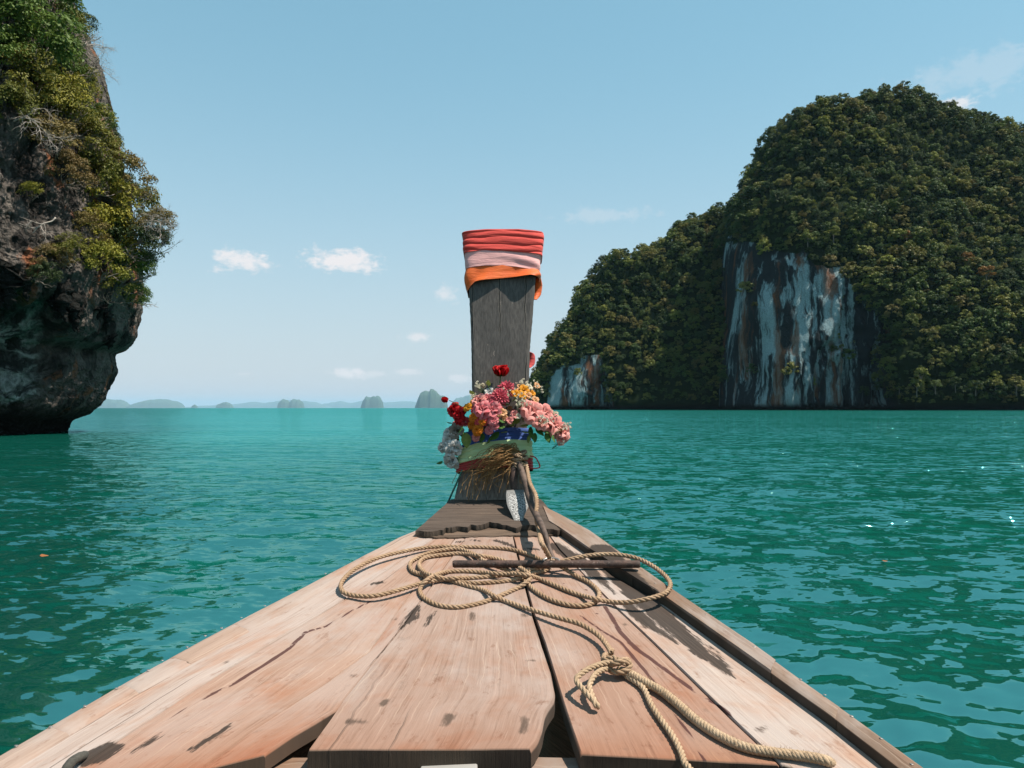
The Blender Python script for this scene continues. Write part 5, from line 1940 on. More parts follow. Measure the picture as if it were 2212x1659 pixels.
# frayed fibres hanging from the lashing
rg = np.random.default_rng(9)
parts = []
for k in range(135):
    sx, sy = rg.normal(960, 38), rg.normal(915, 32)
    kind = rg.random()
    if kind < .62:      # sweep down to the left
        ex, ey = rg.normal(640, 95), rg.normal(1075, 60)
        mx, my = (sx + ex) / 2 + rg.normal(-20, 35), min(sy, ey) + rg.normal(15, 30)
        ctrl = [(sx, sy, .06), (mx, my, .09 + .03 * rg.random()), (ex + rg.normal(30, 20), ey - 40, .08), (ex, ey, .05 + .04 * rg.random())]
        if rg.random() < .35:
            ctrl.append((ex - rg.uniform(10, 70), ey + rg.uniform(60, 230), .05 + .05 * rg.random()))
    elif kind < .85:    # loops over the green cloth
        ex, ey = rg.normal(800, 40), rg.normal(900, 40)
        ctrl = [(sx, sy, .05), ((sx + ex) / 2, 830 + rg.normal(0, 22), .05), (ex - 20, ey - 10, .05), (ex + rg.normal(0, 30), ey + rg.uniform(20, 120), .05)]
    else:               # stray hairs
        ex, ey = rg.normal(860, 120), rg.normal(1120, 50)
        ctrl = [(sx, sy + 60, .07), (ex, (sy + ey) / 2 + 60, .10), (ex + rg.normal(0, 30), ey, .07), (ex + rg.normal(0, 50), ey + rg.uniform(10, 110), .06)]
    P = np.array([tuple(post(*Z2(x, y), o_)) for x, y, o_ in ctrl])
    P = catmull(P, .012)
    P += np.cumsum(rg.normal(0, .0012, P.shape), axis=0)
    parts.append(tube(P, rg.uniform(.0006, .0014), 4, False))
V, F = join_np(parts)
o = obj('loose_fibres', mesh_np('loose_fibres', V - CROWN, F, M_COIR, True, uv=V[:, :2]), lash)
o['kind'] = 'stuff'

# ------------------------------------------------------------------ cloths tied round the post
def cloth_material(name, col, col2=None, sheen=0.4, rough=0.75, weave=900.0, trans=0.0):
    m, nt, b = new_mat(name, Roughness=rough)
    b.inputs['Sheen Weight'].default_value = sheen * 0.4
    b.inputs['Specular IOR Level'].default_value = 0.25
    p = tcoord(nt)
    f = noise(nt, p, 14.0, 4.0)
    c = mix(nt, smooth(nt, f, 0.3, 0.7), col, col2 or tuple(x * 0.86 for x in col))
    w = noise(nt, p, weave, 2.0)
    c = mix(nt, mth(nt, 'MULTIPLY', w, 0.25), c, tuple(x * 0.7 for x in col))
    c = dim(nt, c, 0.80)
    nt.links.new(c, b.inputs['Base Color'])
    wr = noise(nt, mapping(nt, p, (9, 9, 75), rot=(0.0, 0.10, 0)), 1.0, 5.0, 0.65, 0.6)
    bump(nt, b, mth(nt, 'ADD', mth(nt, 'MULTIPLY', w, 0.12), wr), 0.7, 0.006)
    return m


M_RED = cloth_material('red_cloth', (0.78, 0.075, 0.055), (0.72, 0.065, 0.05))
M_PINK = cloth_material('pink_cloth', (0.90, 0.48, 0.45), (0.86, 0.44, 0.42))
M_ORANGE = cloth_material('orange_cloth', (0.86, 0.16, 0.022), (0.80, 0.13, 0.02), sheen=.2, rough=.5)
M_BLUE = cloth_material('blue_cloth', (0.06, 0.13, 0.42), (0.05, 0.11, 0.36))
M_GREEN = cloth_material('pale_green_cloth', (0.62, 0.80, 0.40), (0.70, 0.86, 0.46))
M_REDBAND = cloth_material('red_band', (0.58, 0.065, 0.062), (0.50, 0.05, 0.05))


def Z1(x, y):
    return (x / 3.95 + 1040, y / 3.95 + 540)


def edge_fn(Zf, pts):
    q = np.array([Zf(*p) for p in pts])
    return lambda u: np.interp(u, q[:, 0], q[:, 1])


def pline(pts):
    q = np.array([tuple(p) for p in pts])
    return q


def post_np(u, v, off=0.0):
    dx, dz = (u * K - CX) / FPX, -(v * K - CY) / FPX
    c, s = math.cos(PITCH), math.sin(PITCH)
    D = np.stack([dx, c - s * dz, s + c * dz], -1)
    t = (PY0 - off + PLEAN * (ZC - PZ0)) / (D[..., 1] - PLEAN * D[..., 2])
    return np.array(EYE) + D * t[..., None]


def wrap(name, top, bot, e_top, e_bot, fold, mat, label, rows=46, cols=200, closed=False, seed=0):
    """a cloth band round the post; top/bot: photo row of its edges as a function of photo column"""
    ph = np.linspace(0, 2 * math.pi, cols, endpoint=False)
    ex = 2 / 7.0
    X = np.sign(np.cos(ph)) * np.abs(np.cos(ph)) ** ex
    D = np.sign(np.sin(ph)) * np.abs(np.sin(ph)) ** ex
    r = np.linspace(0, 1, rows)[:, None] + 0 * X[None]
    t = (.5 + .5 * X)[None] + 0 * r
    Dg, Pg, Xg = D[None] + 0 * r, ph[None] + 0 * r, X[None] + 0 * r
    v = np.full(r.shape, 0.5 * (top(1256) + bot(1256)))
    for _ in range(2):
        a, b_ = post_edge(v)
        u = a + (b_ - a) * t
        v = top(u) * (1 - r) + bot(u) * r
    V = post_np(u, v)
    V = V + np.array([0, PT, -PT * PLEAN]) * ((Dg + 1) / 2)[..., None]
    e = e_top * (1 - r) + e_bot * r + fold(r, t, Dg, Pg)
    V = V + np.stack([Xg, Dg, 0 * Dg], -1) * e[..., None]
    parts_F = grid_faces(rows, cols, True)
    Vf = V.reshape(-1, 3)
    if closed:
        c = len(Vf)
        inner = V[0] * 0.5 + V[0].mean(0) * 0.5
        inner[:, 2] += 0.006
        Vf = np.vstack([Vf, inner, [V[0].mean(0) + np.array([0, 0, .004])]])
        k = np.arange(cols)
        parts_F = np.vstack([parts_F, np.stack([c + k, c + (k + 1) % cols, (k + 1) % cols, k], -1), np.stack([np.full(cols, c + cols), c + (k + 1) % cols, c + k, c + k], -1)])
    org = V[-1].mean(0)
    o = obj(name, mesh_q(name, Vf - org, parts_F, mat), loc=tuple(org))
    md = o.modifiers.new('thickness', 'SOLIDIFY')
    md.thickness = 0.0014
    md.offset = -1
    return tag(o, label, 'cloth')


def n2(a, b, s):
    return vnoise(np.stack([a, b, 0 * a + 0.5], -1), s)


def crease(f, sharp=1.0):
    """soft bulges parted by narrow creases"""
    return 1 - np.abs(np.sin(np.pi * f)) ** sharp * -1 - 1


def red_fold(r, t, d, ph):
    f = r * 3.6 + .55 * n2(t * 1.6, r * 1.2, 3) + .30 * n2(t * 4.2, r * 3, 5) + .25 * np.sin(ph + .4)
    amp = .0042 + .0035 * n2(t * 2.2 + 3, r * 4, 8)
    return amp * np.abs(np.sin(np.pi * f)) ** .6 + .0012 * n2(t * 9, r * 12, 11) - .003


def pink_fold(r, t, d, ph):
    return .0034 * np.sin(2 * np.pi * (r * 1.5 - t * 2.0 + .3 * n2(t * 2, r, 2))) * sstep(t, .35, .75) + .0014 * n2(t * 5, r * 3, 6)


def orange_fold(r, t, d, ph):
    return .012 * r * np.sin(2 * np.pi * (t * 1.8 + r * .55 + .2)) + .007 * n2(t * 5, r * 2, 9) * (0.4 + r)


def green_fold(r, t, d, ph):
    f = r * 3.0 + .5 * n2(t * 1.8, r * 1.5, 13) + .3 * np.sin(ph)
    return .0045 * np.abs(np.sin(np.pi * f)) ** .6 + .002 * n2(t * 6, r * 6, 3)


def band_fold(r, t, d, ph):
    f = r * 4.0 + .15 * np.sin(ph) + .35 * n2(t * 2.5, r * 2, 23)
    return .006 * np.abs(np.sin(np.pi * f)) ** .7


top_r = edge_fn(Z1, [(440, 160), (470, 158), (700, 138), (980, 135), (1250, 158), (1280, 160)])
bot_r = edge_fn(Z1, [(440, 362), (490, 360), (700, 346), (900, 346), (1240, 384), (1280, 386)])
top_p = lambda u: bot_r(u) - 3
bot_p = edge_fn(Z1, [(440, 520), (500, 514), (700, 492), (900, 496), (1215, 540), (1280, 548)])
top_o = lambda u: bot_p(u) - 6
bot_o = edge_fn(Z1, [(480, 745), (525, 732), (560, 692), (620, 655), (800, 624), (950, 613), (1080, 592), (1180, 602), (1235, 642), (1280, 660)])
wrap('red_cloth', top_r, bot_r, .012, .012, red_fold, M_RED, 'gathered red cloth wound round the very top of the prow post', closed=True, rows=60)
wrap('pink_cloth', top_p, bot_p, .0095, .0100, pink_fold, M_PINK, 'smooth pink cloth band below the red one on the post')
wrap('orange_cloth', top_o, bot_o, .0065, .020, orange_fold, M_ORANGE, 'loose bright orange cloth hanging below the pink band on the post')


def ribbon(name, ctrl, w, mat, label, parent=None):
    """hanging strip: ctrl (u, v, off)"""
    P = catmull(np.array([tuple(post(u, v, o_)) for u, v, o_ in ctrl]), .006)
    n = len(P)
    ww = w * np.interp(np.linspace(0, 1, n), [0, .3, .7, 1], [.6, 1, .9, .35])
    a = np.linspace(-1, 1, 9)
    V = P[:, None] + np.stack([a[None] * ww[:, None] * .5, (a[None] ** 2) * ww[:, None] * .35, np.zeros((n, 9))], -1)
    org = P[0]
    o = obj(name, mesh_np(name, V.reshape(-1, 3) - org, grid_faces(n, 9), mat), parent, loc=tuple(org))
    md = o.modifiers.new('thickness', 'SOLIDIFY')
    md.thickness = .002
    return tag(o, label, 'cloth') if label else o


ribbon('orange_cloth_end', [Z1(1205, 610) + (-.05,), Z1(1200, 680) + (-.08,), Z1(1195, 740) + (-.09,), Z1(1186, 790) + (-.085,), Z1(1172, 828) + (-.07,)], .045, M_ORANGE, 'orange cloth end dangling behind the post')
ribbon('dark_red_cloth_end', [Z1(1105, 1340) + (-.05,), Z1(1125, 1360) + (-.07,), Z1(1135, 1420) + (-.08,), Z1(1128, 1470) + (-.075,), Z1(1112, 1500) + (-.06,)], .040, M_REDBAND, 'dark red cloth end peeping out behind the post above the flowers')


top_g = edge_fn(Z2, [(380, 880), (440, 862), (500, 842), (620, 798), (900, 762), (1110, 776), (1200, 790)])
bot_g = edge_fn(Z2, [(380, 1030), (430, 1005), (640, 945), (900, 925), (1120, 945), (1200, 955)])
top_b = edge_fn(Z2, [(380, 720), (520, 690), (900, 650), (1115, 660), (1200, 670)])
bot_b = lambda u: top_g(u) + 3
top_rb = lambda u: bot_g(u) - 3
bot_rb = edge_fn(Z2, [(380, 1095), (440, 1076), (600, 1040), (900, 1030), (1110, 1052), (1200, 1060)])
wrap('blue_cloth', top_b, bot_b, .013, .017, green_fold, M_BLUE, 'blue cloth wound round the post just under the flowers', rows=30, cols=150)
wrap('green_cloth', top_g, bot_g, .021, .024, green_fold, M_GREEN, 'pale green cloth sash wound round the foot of the post', rows=40, cols=160)
wrap('red_band', top_rb, bot_rb, .019, .017, band_fold, M_REDBAND, 'red cord wound in several turns under the green sash', rows=34, cols=160)
# loose ends of the red band at the right and the thin green line at the left
P = catmull(np.array([tuple(post(*Z2(x, y), o_)) for x, y, o_ in ((1100, 925, .03), (1150, 940, .03), (1180, 985, .02), (1195, 1030, .01), (1160, 1045, .02), (1090, 1040, .03))]), .006)
V, F = tube(P, .0028, 8)
o = obj('red_cord_end', mesh_q('red_cord_end', V - P[0], F, M_REDBAND), loc=tuple(P[0]))
tag(o, 'loose red cord end curling out beside the post', 'cord')
M_LINE, _nt, _b = new_mat('green_line', Roughness=0.6)
_c = mix(_nt, smooth(_nt, noise(_nt, tcoord(_nt), 55.0, 2.0), 0.45, 0.55), (0.018, 0.075, 0.055), (0.05, 0.16, 0.12))
_nt.links.new(_c, _b.inputs['Base Color'])
P = [tuple(post(*Z2(x, y), o_)) for x, y, o_ in ((445, 1060, .02), (430, 1100, .02), (395, 1180, .0), (345, 1290, -.02), (310, 1370, -.04))] + [tuple(post(*Z2(268, 1450), -.05)), tuple(post(*Z2(250, 1500), -.08))]
V, F = tube(catmull(np.array(P), .008), .0042, 8)
o = obj('green_line', mesh_q('green_line', V - np.array(P[0]), F, M_LINE), loc=P[0])
tag(o, 'thin dark green line running from the post down outside the hull', 'cord')

# ------------------------------------------------------------------ flowers
def petal_material(name, c0, c1, trans=0.3):
    m = bpy.data.materials.new(name)
    m.use_nodes = True
    nt = m.node_tree
    b = nt.nodes['Principled BSDF']
    b.inputs['Roughness'].default_value = 0.65
    b.inputs['Specular IOR Level'].default_value = 0.2
    f = noise(nt, tcoord(nt), 3.0, 3.0)
    c = dim(nt, mix(nt, smooth(nt, f, 0.3, 0.7), c0, c1), 0.74)
    nt.links.new(c, b.inputs['Base Color'])
    tr = N(nt, 'ShaderNodeBsdfTranslucent', {'Color': c})
    ms = nt.nodes.new('ShaderNodeMixShader')
    ms.inputs[0].default_value = trans
    nt.links.new(b.outputs[0], ms.inputs[1])
    nt.links.new(tr.outputs[0], ms.inputs[2])
    nt.links.new(ms.outputs[0], nt.nodes['Material Output'].inputs['Surface'])
    return m


PM = {'red': petal_material('red_petal', (0.66, 0.012, 0.014), (0.50, 0.008, 0.012)),
      'pink': petal_material('pink_petal', (0.95, 0.33, 0.29), (0.95, 0.48, 0.42)),
      'rose': petal_material('rose_pink_petal', (0.86, 0.17, 0.20), (0.90, 0.36, 0.36)),
      'coral': petal_material('coral_petal', (0.80, 0.10, 0.09), (0.72, 0.07, 0.08)),
      'magenta': petal_material('magenta_petal', (0.74, 0.085, 0.14), (0.80, 0.19, 0.23)),
      'orange': petal_material('orange_petal', (0.80, 0.20, 0.012), (0.84, 0.28, 0.02)),
      'amber': petal_material('amber_petal', (0.86, 0.42, 0.03), (0.84, 0.30, 0.02)),
      'peach': petal_material('peach_petal', (0.84, 0.52, 0.28), (0.86, 0.40, 0.18)),
      'white': petal_material('white_petal', (0.86, 0.83, 0.78), (0.74, 0.71, 0.66)),
      'beige': petal_material('beige_petal', (0.40, 0.33, 0.26), (0.30, 0.25, 0.20)),
      'cream': petal_material('cream_petal', (0.80, 0.74, 0.50), (0.78, 0.70, 0.58)),
      'salmon': petal_material('salmon_petal', (0.84, 0.34, 0.30), (0.80, 0.26, 0.24))}
M_LEAF = petal_material('garland_leaf', (0.055, 0.15, 0.028), (0.10, 0.19, 0.045), .25)
M_LEAF2 = petal_material('garland_leaf_light', (0.26, 0.30, 0.07), (0.16, 0.24, 0.06), .25)
M_STEM = petal_material('flower_stem', (0.05, 0.11, 0.025), (0.08, 0.13, 0.03), .1)


def petal_np(width=.62, cup=.32, curl=.18, n=6):
    a = np.linspace(-1, 1, n + 1)
    b = np.linspace(0, 1, n)
    A, B = np.meshgrid(a, b)
    w = width * np.sin(np.pi * (.10 + .74 * B)) ** .8
    x = A * w
    z = B * (1 - .10 * A ** 2)
    y = -cup * (1 - A ** 2) * np.sin(np.pi * (.15 + .6 * B)) + cup * .5 - curl * np.clip(B - .72, 0, 1) * -2.2
    y = y + .04 * np.sin(A * 5 + B * 4)
    return np.stack([x, y, z], -1).reshape(-1, 3), grid_faces(n, n + 1)


def rot_to(axis, roll=0.0):
    return Vector(axis).to_track_quat('Z', 'Y').to_matrix() @ Matrix.Rotation(roll, 3, 'Z')


PETAL_ME = {}


def petal_mesh(mat, v):
    k = (mat.name, v)
    if k not in PETAL_ME:
        V, F = petal_np(*((.66, .34, .20), (.60, .28, .32), (.72, .38, .12))[v])
        PETAL_ME[k] = mesh_np('petal', V, F, mat)
    return PETAL_ME[k]


CORE = {}


def core_mesh(mat):
    if mat.name not in CORE:
        parts = []
        rg = np.random.default_rng(5)
        for k in range(5):
            V, F = petal_np(.42, .3, -.05)
            al = .06 + .05 * k
            R = np.array(Matrix.Rotation(k * 2.4, 3, 'Z') @ Matrix.Rotation(-al, 3, 'X'))
            V = V + np.array([0, .10 + .03 * k, 0])
            parts.append(((V * (.78 - .03 * k)) @ R.T, F))
        CORE[mat.name] = mesh_np('rose', *join_np(parts), mat)
    return CORE[mat.name]


def rose_part(parent, pos, axis, size, col, seed, rings=((5, .42, .84), (5, .82, .98), (5, 1.22, 1.02)), name='rose'):
    """a rose: rolled core with single petals round it"""
    rg = random.Random(seed)
    m = PM[col]
    org = Vector(parent.matrix_world.translation) if parent.parent else Vector(parent.location)
    M = rot_to(axis, rg.uniform(0, 6))
    base = Vector(pos) - Vector(axis).normalized() * size * .55
    o = obj(name, core_mesh(m), parent, base - org)
    o.rotation_euler = M.to_euler()
    o.scale = (size, size, size)
    for n, al, s in rings:
        ph0 = rg.uniform(0, 6)
        for k in range(n):
            an = ph0 + 2 * math.pi * k / n + rg.uniform(-.2, .2)
            R = Matrix.Rotation(an, 3, 'Z') @ Matrix.Rotation(-(al + rg.uniform(-.14, .14)), 3, 'X')
            p = obj('petal', petal_mesh(m, rg.randrange(3)), o, (Matrix.Rotation(an, 3, 'Z') @ Vector((0, .10 + .04 * al, .02 - .03 * al))))
            p.rotation_euler = R.to_euler()
            ss = s * rg.uniform(.9, 1.08)
            p.scale = (ss, ss, ss)
    return o


def bloom_np(kind, seed):
    rg = np.random.default_rng(seed)
    parts = []
    if kind == 'mum':
        N_ = 110
        for k in range(N_):
            f = (k + .5) / N_
            el = math.acos(1 - 1.35 * f)
            an = k * 2.39996
            V, F = petal_np(.16, .10, .25, 4)
            R = np.array(Matrix.Rotation(an, 3, 'Z') @ Matrix.Rotation(-el, 3, 'X'))
            parts.append(((V * (.62 + .30 * rg.random()) + np.array([0, 0, .28])) @ R.T, F))
    elif kind == 'rosette':
        for ring, (n, al, s) in enumerate(((3, .10, .45), (5, .35, .55), (6, .62, .66), (7, .92, .76), (8, 1.22, .84))):
            for k in range(n):
                an = 2 * math.pi * k / n + ring * .5 + rg.uniform(-.1, .1)
                V, F = petal_np(.62, .26, .22)
                R = np.array(Matrix.Rotation(an, 3, 'Z') @ Matrix.Rotation(-al, 3, 'X'))
                parts.append((((V * s + np.array([0, .06, 0])) @ R.T), F))
    elif kind == 'small':
        for k in range(6):
            an = 2 * math.pi * k / 6
            V, F = petal_np(.52, .22, .3)
            R = np.array(Matrix.Rotation(an, 3, 'Z') @ Matrix.Rotation(-(.75 + rg.uniform(-.2, .3)), 3, 'X'))
            parts.append((V @ R.T, F))
        for k in range(4):
            an = 2 * math.pi * k / 4 + .5
            V, F = petal_np(.4, .25, .1)
            R = np.array(Matrix.Rotation(an, 3, 'Z') @ Matrix.Rotation(-.3, 3, 'X'))
            parts.append(((V * .7) @ R.T, F))
    elif kind == 'bud':
        for k in range(5):
            V, F = petal_np(.34, .22, -.12)
            R = np.array(Matrix.Rotation(2 * math.pi * k / 5, 3, 'Z') @ Matrix.Rotation(-.10, 3, 'X'))
            parts.append(((V + np.array([0, .14, 0])) @ R.T, F))
    return join_np(parts)


BLOOM = {}


def bloom_part(parent, kind, pos, axis, size, col, seed, name):
    k = (kind, col, seed % 2)
    if k not in BLOOM:
        BLOOM[k] = mesh_np(name, *bloom_np(kind, seed), PM[col])
    org = Vector(parent.location)
    base = Vector(pos) - Vector(axis).normalized() * size * .35
    o = obj(name, BLOOM[k], parent, base - org)
    o.rotation_euler = rot_to(axis, random.random() * 6).to_euler()
    o.scale = (size,) * 3
    return o


def leaf_np():
    a = np.linspace(-1, 1, 5)
    b = np.linspace(0, 1, 9)
    A, B = np.meshgrid(a, b)
    w = .30 * np.sin(np.pi * B ** .8) ** .8
    return np.stack([A * w, -.10 * np.abs(A) * w * 4 + .02 * np.sin(9 * B), B], -1).reshape(-1, 3) + np.stack([0 * B, -.25 * B ** 2, 0 * B], -1).reshape(-1, 3), grid_faces(9, 5)


LV, LF = leaf_np()
LEAF_ME = [mesh_np('leaf', LV, LF, M_LEAF), mesh_np('leaf', LV, LF, M_LEAF2)]


def leaf_part(parent, pos, direction, size, which, roll=0.0):
    o = obj('leaf', LEAF_ME[which], parent, Vector(pos) - Vector(parent.location))
    q = Vector(direction).to_track_quat('Z', 'Y').to_matrix() @ Matrix.Rotation(roll, 3, 'Z')
    o.rotation_euler = q.to_euler()
    o.scale = (size * 1.1, size, size)
    return o


MMPZ = 3.3 / 1900 / 3.859          # metres for one zoomed pixel at the post
gar = empty('flower_garland', tuple(post(*Z2(860, 760), .03)), 'garland of pink, red and orange artificial flowers with leaves round the prow post', 'flowers')


def fpos(x, y, off):
    return post(*Z2(x, y), off)


def ax(x, y, up=.25, out=.0):
    """facing mostly aft, splaying with position round the bunch"""
    return Vector(((x - 860) / 420 * .9, -1.0, (620 - y) / 420 * .8 + up)).normalized()


i = 0
for x, y, r, col, off in ((1135, 480, 94, 'pink', .12), (1262, 500, 80, 'pink', .08), (1228, 582, 72, 'pink', .12), (1358, 625, 98, 'pink', .07), (1432, 690, 84, 'pink', .05),
                          (590, 380, 62, 'pink', .09), (632, 462, 82, 'rose', .13), (730, 470, 74, 'rose', .14), (345, 462, 58, 'red', .03), (402, 508, 62, 'red', .06), (620, 565, 54, 'coral', .13), (412, 562, 46, 'red', .05)):
    rose_part(gar, fpos(x, y, off), ax(x, y) + Vector((0, 0, .12)), r * MMPZ * 1.27, col, 60 + i)
    i += 1
for kind, nm, L in (('mum', 'chrysanthemum', ((872, 265, 76, 'magenta', .07), (806, 350, 80, 'magenta', .11), (702, 372, 62, 'rose', .08), (760, 400, 50, 'magenta', .12), (470, 590, 46, 'coral', .06))),
                    ('rosette', 'ranunculus', ((490, 448, 54, 'amber', .09), (548, 545, 60, 'orange', .12), (585, 672, 66, 'orange', .13), (528, 622, 50, 'orange', .09), (632, 592, 46, 'orange', .14),
                                               (740, 576, 62, 'rose', .15), (700, 672, 50, 'rose', .13), (760, 636, 42, 'rose', .14), (570, 742, 50, 'salmon', .11), (560, 470, 50, 'coral', .10), (800, 470, 44, 'coral', .12), (545, 400, 40, 'amber', .08))),
                    ('small', 'blossom', ((1040, 285, 62, 'amber', .08), (962, 322, 48, 'amber', .10), (1000, 300, 44, 'peach', .08), (1085, 262, 46, 'cream', .06), (1075, 335, 48, 'peach', .09), (1030, 350, 40, 'amber', .11),
                                          (1150, 382, 46, 'peach', .07), (1120, 320, 40, 'amber', .06), (830, 512, 52, 'peach', .14), (955, 525, 46, 'salmon', .13), (905, 582, 40, 'salmon', .14), (705, 305, 56, 'white', .06),
                                          (985, 545, 34, 'cream', .13), (1165, 245, 40, 'peach', .03), (780, 300, 34, 'salmon', .07), (860, 560, 34, 'peach', .13), (1000, 255, 34, 'peach', .05)))):
    for k, (x, y, r, col, off) in enumerate(L):
        bloom_part(gar, kind, fpos(x, y, off), ax(x, y) + Vector((0, 0, .15)), r * MMPZ * 1.1, col, k, nm)
for x, y, r, col in ((285, 383, 42, 'red'), (650, 252, 34, 'cream'), (690, 226, 26, 'cream'), (905, 470, 34, 'peach'), (1040, 575, 36, 'cream'), (930, 500, 34, 'salmon')):
    d = Vector(((x - 860) / 500, -.5, .55)) if x > 400 else Vector((-1, -.25, .25))
    bloom_part(gar, 'bud', fpos(x, y, .06), d.normalized(), r * MMPZ * 1.6, col, 1, 'bud')
LVS = [(930, 400, .2, .5, 80, 1), (900, 430, -.8, .3, 80, 0), (980, 420, .7, .4, 75, 0), (960, 620, .05, 1, 100, 1), (1000, 640, .6, .4, 95, 1), (930, 640, -.2, .8, 80, 1), (860, 640, -1, .1, 110, 0), (800, 690, -.9, -.5, 110, 0),
       (740, 730, -.9, -.7, 90, 1), (1020, 690, 1, .1, 85, 1), (1110, 640, .3, -1, 105, 0), (1160, 640, .7, -.6, 100, 0), (1150, 700, .1, -1, 80, 0), (1180, 650, 1, -.3, 95, 0), (1265, 690, .3, -1, 90, 0), (1085, 720, -.2, -.8, 70, 1),
       (1030, 560, .2, .6, 70, 0), (860, 600, -.6, .5, 80, 0), (1010, 480, .5, .6, 75, 0), (1060, 440, .4, .3, 60, 0), (480, 700, .1, -1, 120, 1), (450, 640, -.5, -.5, 80, 0), (880, 690, -.5, .1, 70, 1), (1240, 660, 1, -.5, 70, 0),
       (700, 250, .1, 1, 60, 1), (820, 430, .1, .6, 70, 0), (770, 700, -.3, -.9, 60, 0), (1120, 560, .3, -.7, 80, 0), (640, 700, -.2, -1, 80, 0), (1320, 720, .4, -.8, 70, 0), (950, 560, .3, .6, 60, 0), (560, 330, -.5, .7, 60, 1)]
for x, y, dx, dz, s, w in LVS:
    leaf_part(gar, fpos(x, y, .085), Vector((dx, -.55, dz)), s * MMPZ * 1.25, w, random.uniform(-.6, .6))
# sprays of tiny white blossoms
rg = np.random.default_rng(21)
parts, stems = [], []
for x, y, n, sp, off in ((1040, 225, 26, 34, .05), (1145, 262, 22, 45, .03), (1330, 515, 20, 30, .05), (1035, 400, 22, 40, .13), (605, 262, 14, 22, .03), (1410, 790, 12, 20, .04), (1010, 440, 14, 30, .12), (1250, 560, 18, 40, .15), (1440, 640, 14, 25, .09), (560, 350, 10, 20, .05), (905, 300, 12, 25, .09)):
    root = np.array(fpos(x + (860 - x) * .18, y + 70, off))
    for k in range(n):
        p = np.array(fpos(x + rg.normal(0, sp), y + rg.normal(0, sp * .8), off + rg.normal(0, .012)))
        for q in range(4):
            V, F = petal_np(.5, .2, .2, 3)
            R = np.array(rot_to((rg.normal(0, .5), -1, rg.normal(.4, .5))) @ Matrix.Rotation(q * 1.57, 3, 'Z') @ Matrix.Rotation(-1.0, 3, 'X'))
            parts.append(((V * .0062) @ R.T + p, F))
        stems.append(tube(np.array([root, (root + p) / 2 + rg.normal(0, .004, 3), p]), .0005, 3, False))
go = np.array(gar.location)
o = obj('tiny_blossoms', mesh_np('tiny_blossoms', *join_np([(V - go, F) for V, F in parts]), PM['cream']), gar)
o['kind'] = 'stuff'
for (x0, y0), (x1, y1) in (((320, 390), (450, 455)), ((650, 280), (700, 380)), ((690, 240), (740, 340))):
    stems.append(tube(catmull(np.array([tuple(fpos(x0, y0, .06)), tuple(fpos((x0 + x1) / 2, (y0 + y1) / 2 - 4, .07)), tuple(fpos(x1, y1, .07))]), .006), .0016, 5, False))
o = obj('flower_stems', mesh_np('flower_stems', *join_np([(V - go, F) for V, F in stems]), M_STEM), gar)
o['kind'] = 'stuff'

# the single red rose standing above the garland
sr = empty('red_rose', tuple(fpos(815, 330, .05)), 'single red rose standing above the garland in front of the post', 'flower')
P = catmull(np.array([tuple(fpos(x, y, o_)) for x, y, o_ in ((825, 340, .05), (812, 260, .055), (810, 210, .05), (815, 150, .05))]), .006)
V, F = tube(P, .0026, 7)
obj('stem', mesh_q('stem', V - np.array(sr.location), F, M_STEM), sr)
rose_part(sr, fpos(815, 95, .05), Vector((0.0, -.30, 1)), 84 * MMPZ * 1.25, 'red', 5, rings=((5, .16, .98), (5, .34, 1.04)), name='flower_head')
for k, (dx, dz) in enumerate(((-.6, .5), (.7, .5), (.1, .8), (-.2, .6))):
    leaf_part(sr, fpos(812, 160, .052), Vector((dx, -.4 + .3 * k, dz)), 60 * MMPZ, 0)

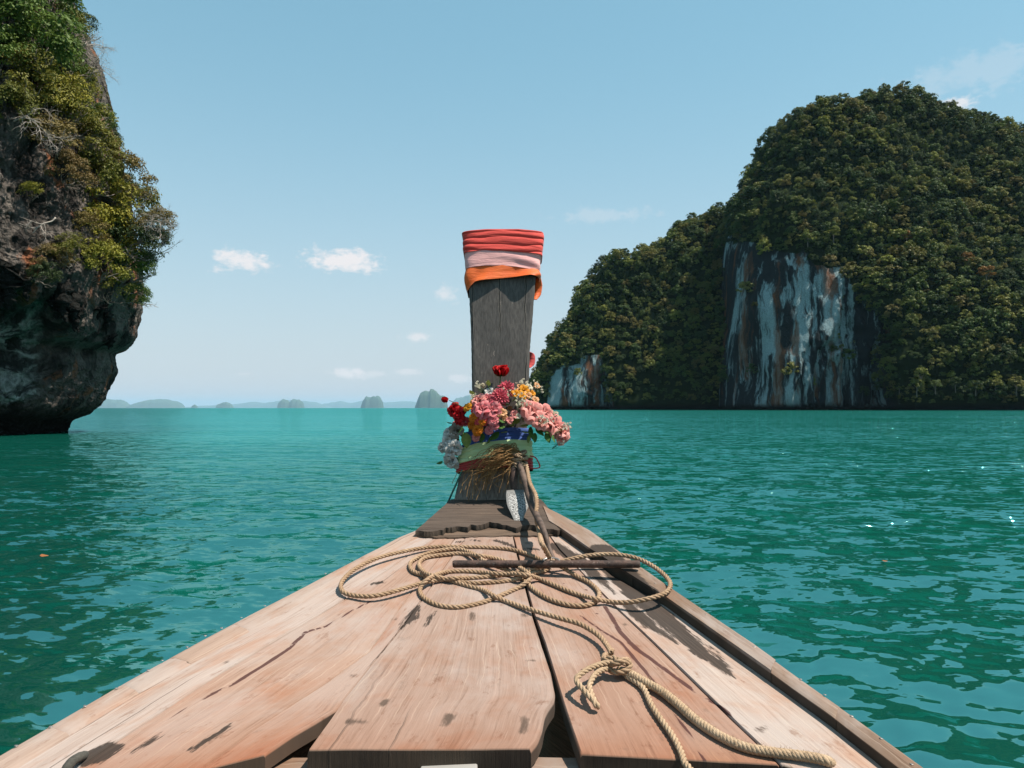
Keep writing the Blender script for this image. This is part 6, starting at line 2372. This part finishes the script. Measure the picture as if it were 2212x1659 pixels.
# bunch of faded white cloth roses at the left
wb = empty('white_rose_bunch', tuple(fpos(400, 800, .02)), 'bunch of faded white and beige cloth roses hanging beside the post', 'flowers')
for k, (x, y, r, col, off) in enumerate(((378, 668, 80, 'beige', .04), (300, 765, 74, 'white', .03), (368, 845, 72, 'white', .06), (315, 885, 62, 'white', .05), (330, 985, 84, 'white', .03), (238, 850, 50, 'white', .02), (292, 700, 46, 'white', .02), (400, 610, 52, 'salmon', .02))):
    rose_part(wb, fpos(x, y, off), Vector(((x - 430) / 140, -1, (820 - y) / 260)), r * MMPZ * 1.08, col, 90 + k, rings=((5, .42, .9), (5, .95, 1.0)))
for x, y, dx, dz, s in ((400, 740, -.3, -.9, 90), (420, 800, -.2, -1, 80), (390, 930, .3, -.9, 70), (260, 980, -1, -.1, 60), (420, 690, .6, -.4, 80), (350, 610, -.6, .3, 60)):
    leaf_part(wb, fpos(x, y, .02), Vector((dx, -.3, dz)), s * MMPZ * 1.1, 0, random.uniform(-1, 1))

# ------------------------------------------------------------------ small things
M_WHITEBOX, nt, b = new_mat('white_plastic', Roughness=0.5)
c = mix(nt, noise(nt, tcoord(nt), 12.0, 4.0), (0.24, 0.23, 0.21), (0.32, 0.30, 0.28))
nt.links.new(c, b.inputs['Base Color'])
M_PRINT, nt, b = new_mat('dark_print', Base_Color=(0.02, 0.02, 0.02, 1), Roughness=0.5)
pw = at(1122 * K, 1962 * K, 1.53)
wbx = empty('white_box', (pw.x, pw.y + .09, pw.z - .25), 'white box with a dark round emblem stowed under the middle plank', 'box')
V, F = box_vf((0, 0, .125), (.118, .12, .265), np.array(Matrix.Rotation(-.04, 3, 'Y')))
o = obj('case', mesh_np('case', V, F, M_WHITEBOX, False), wbx)
bv = o.modifiers.new('bevel', 'BEVEL')
bv.width, bv.segments = .004, 3
an = np.linspace(0, 2 * math.pi, 40, endpoint=False)
V = np.concatenate([np.stack([-.024 + .024 * np.cos(an), np.full(40, -.0625), .232 + .017 * np.sin(an)], -1), np.stack([-.024 + .024 * np.cos(an), np.full(40, -.0605), .232 + .017 * np.sin(an)], -1), [[-.024, -.0625, .232]]])
F = np.vstack([grid_faces(2, 40, True), np.stack([np.full(40, 80), np.arange(40), (np.arange(40) + 1) % 40, (np.arange(40) + 1) % 40], -1)])
obj('emblem', mesh_q('emblem', V, F, M_PRINT, False), wbx)

M_DEADLEAF, nt, b = new_mat('dead_leaf', Base_Color=(0.24, 0.08, 0.018, 1), Roughness=0.7)
DL = mesh_np('floating_leaf', LV * np.array([1, 1, 1]), LF, M_DEADLEAF)
for (u, v, s, lab) in ((88, 1200, .15, 'orange dead leaf floating in the shaded water under the cliff'), (1905, 1213, .07, 'orange dead leaf floating on the open water beside the boat')):
    d = ray(u, v)
    p = EYE + d * ((.015 - ZC) / d.z)
    o = obj('floating_leaf', DL, None, (p.x, p.y, .03), (math.radians(80), 0, 1.2), (s, s, s))
    tag(o, lab, 'leaf')
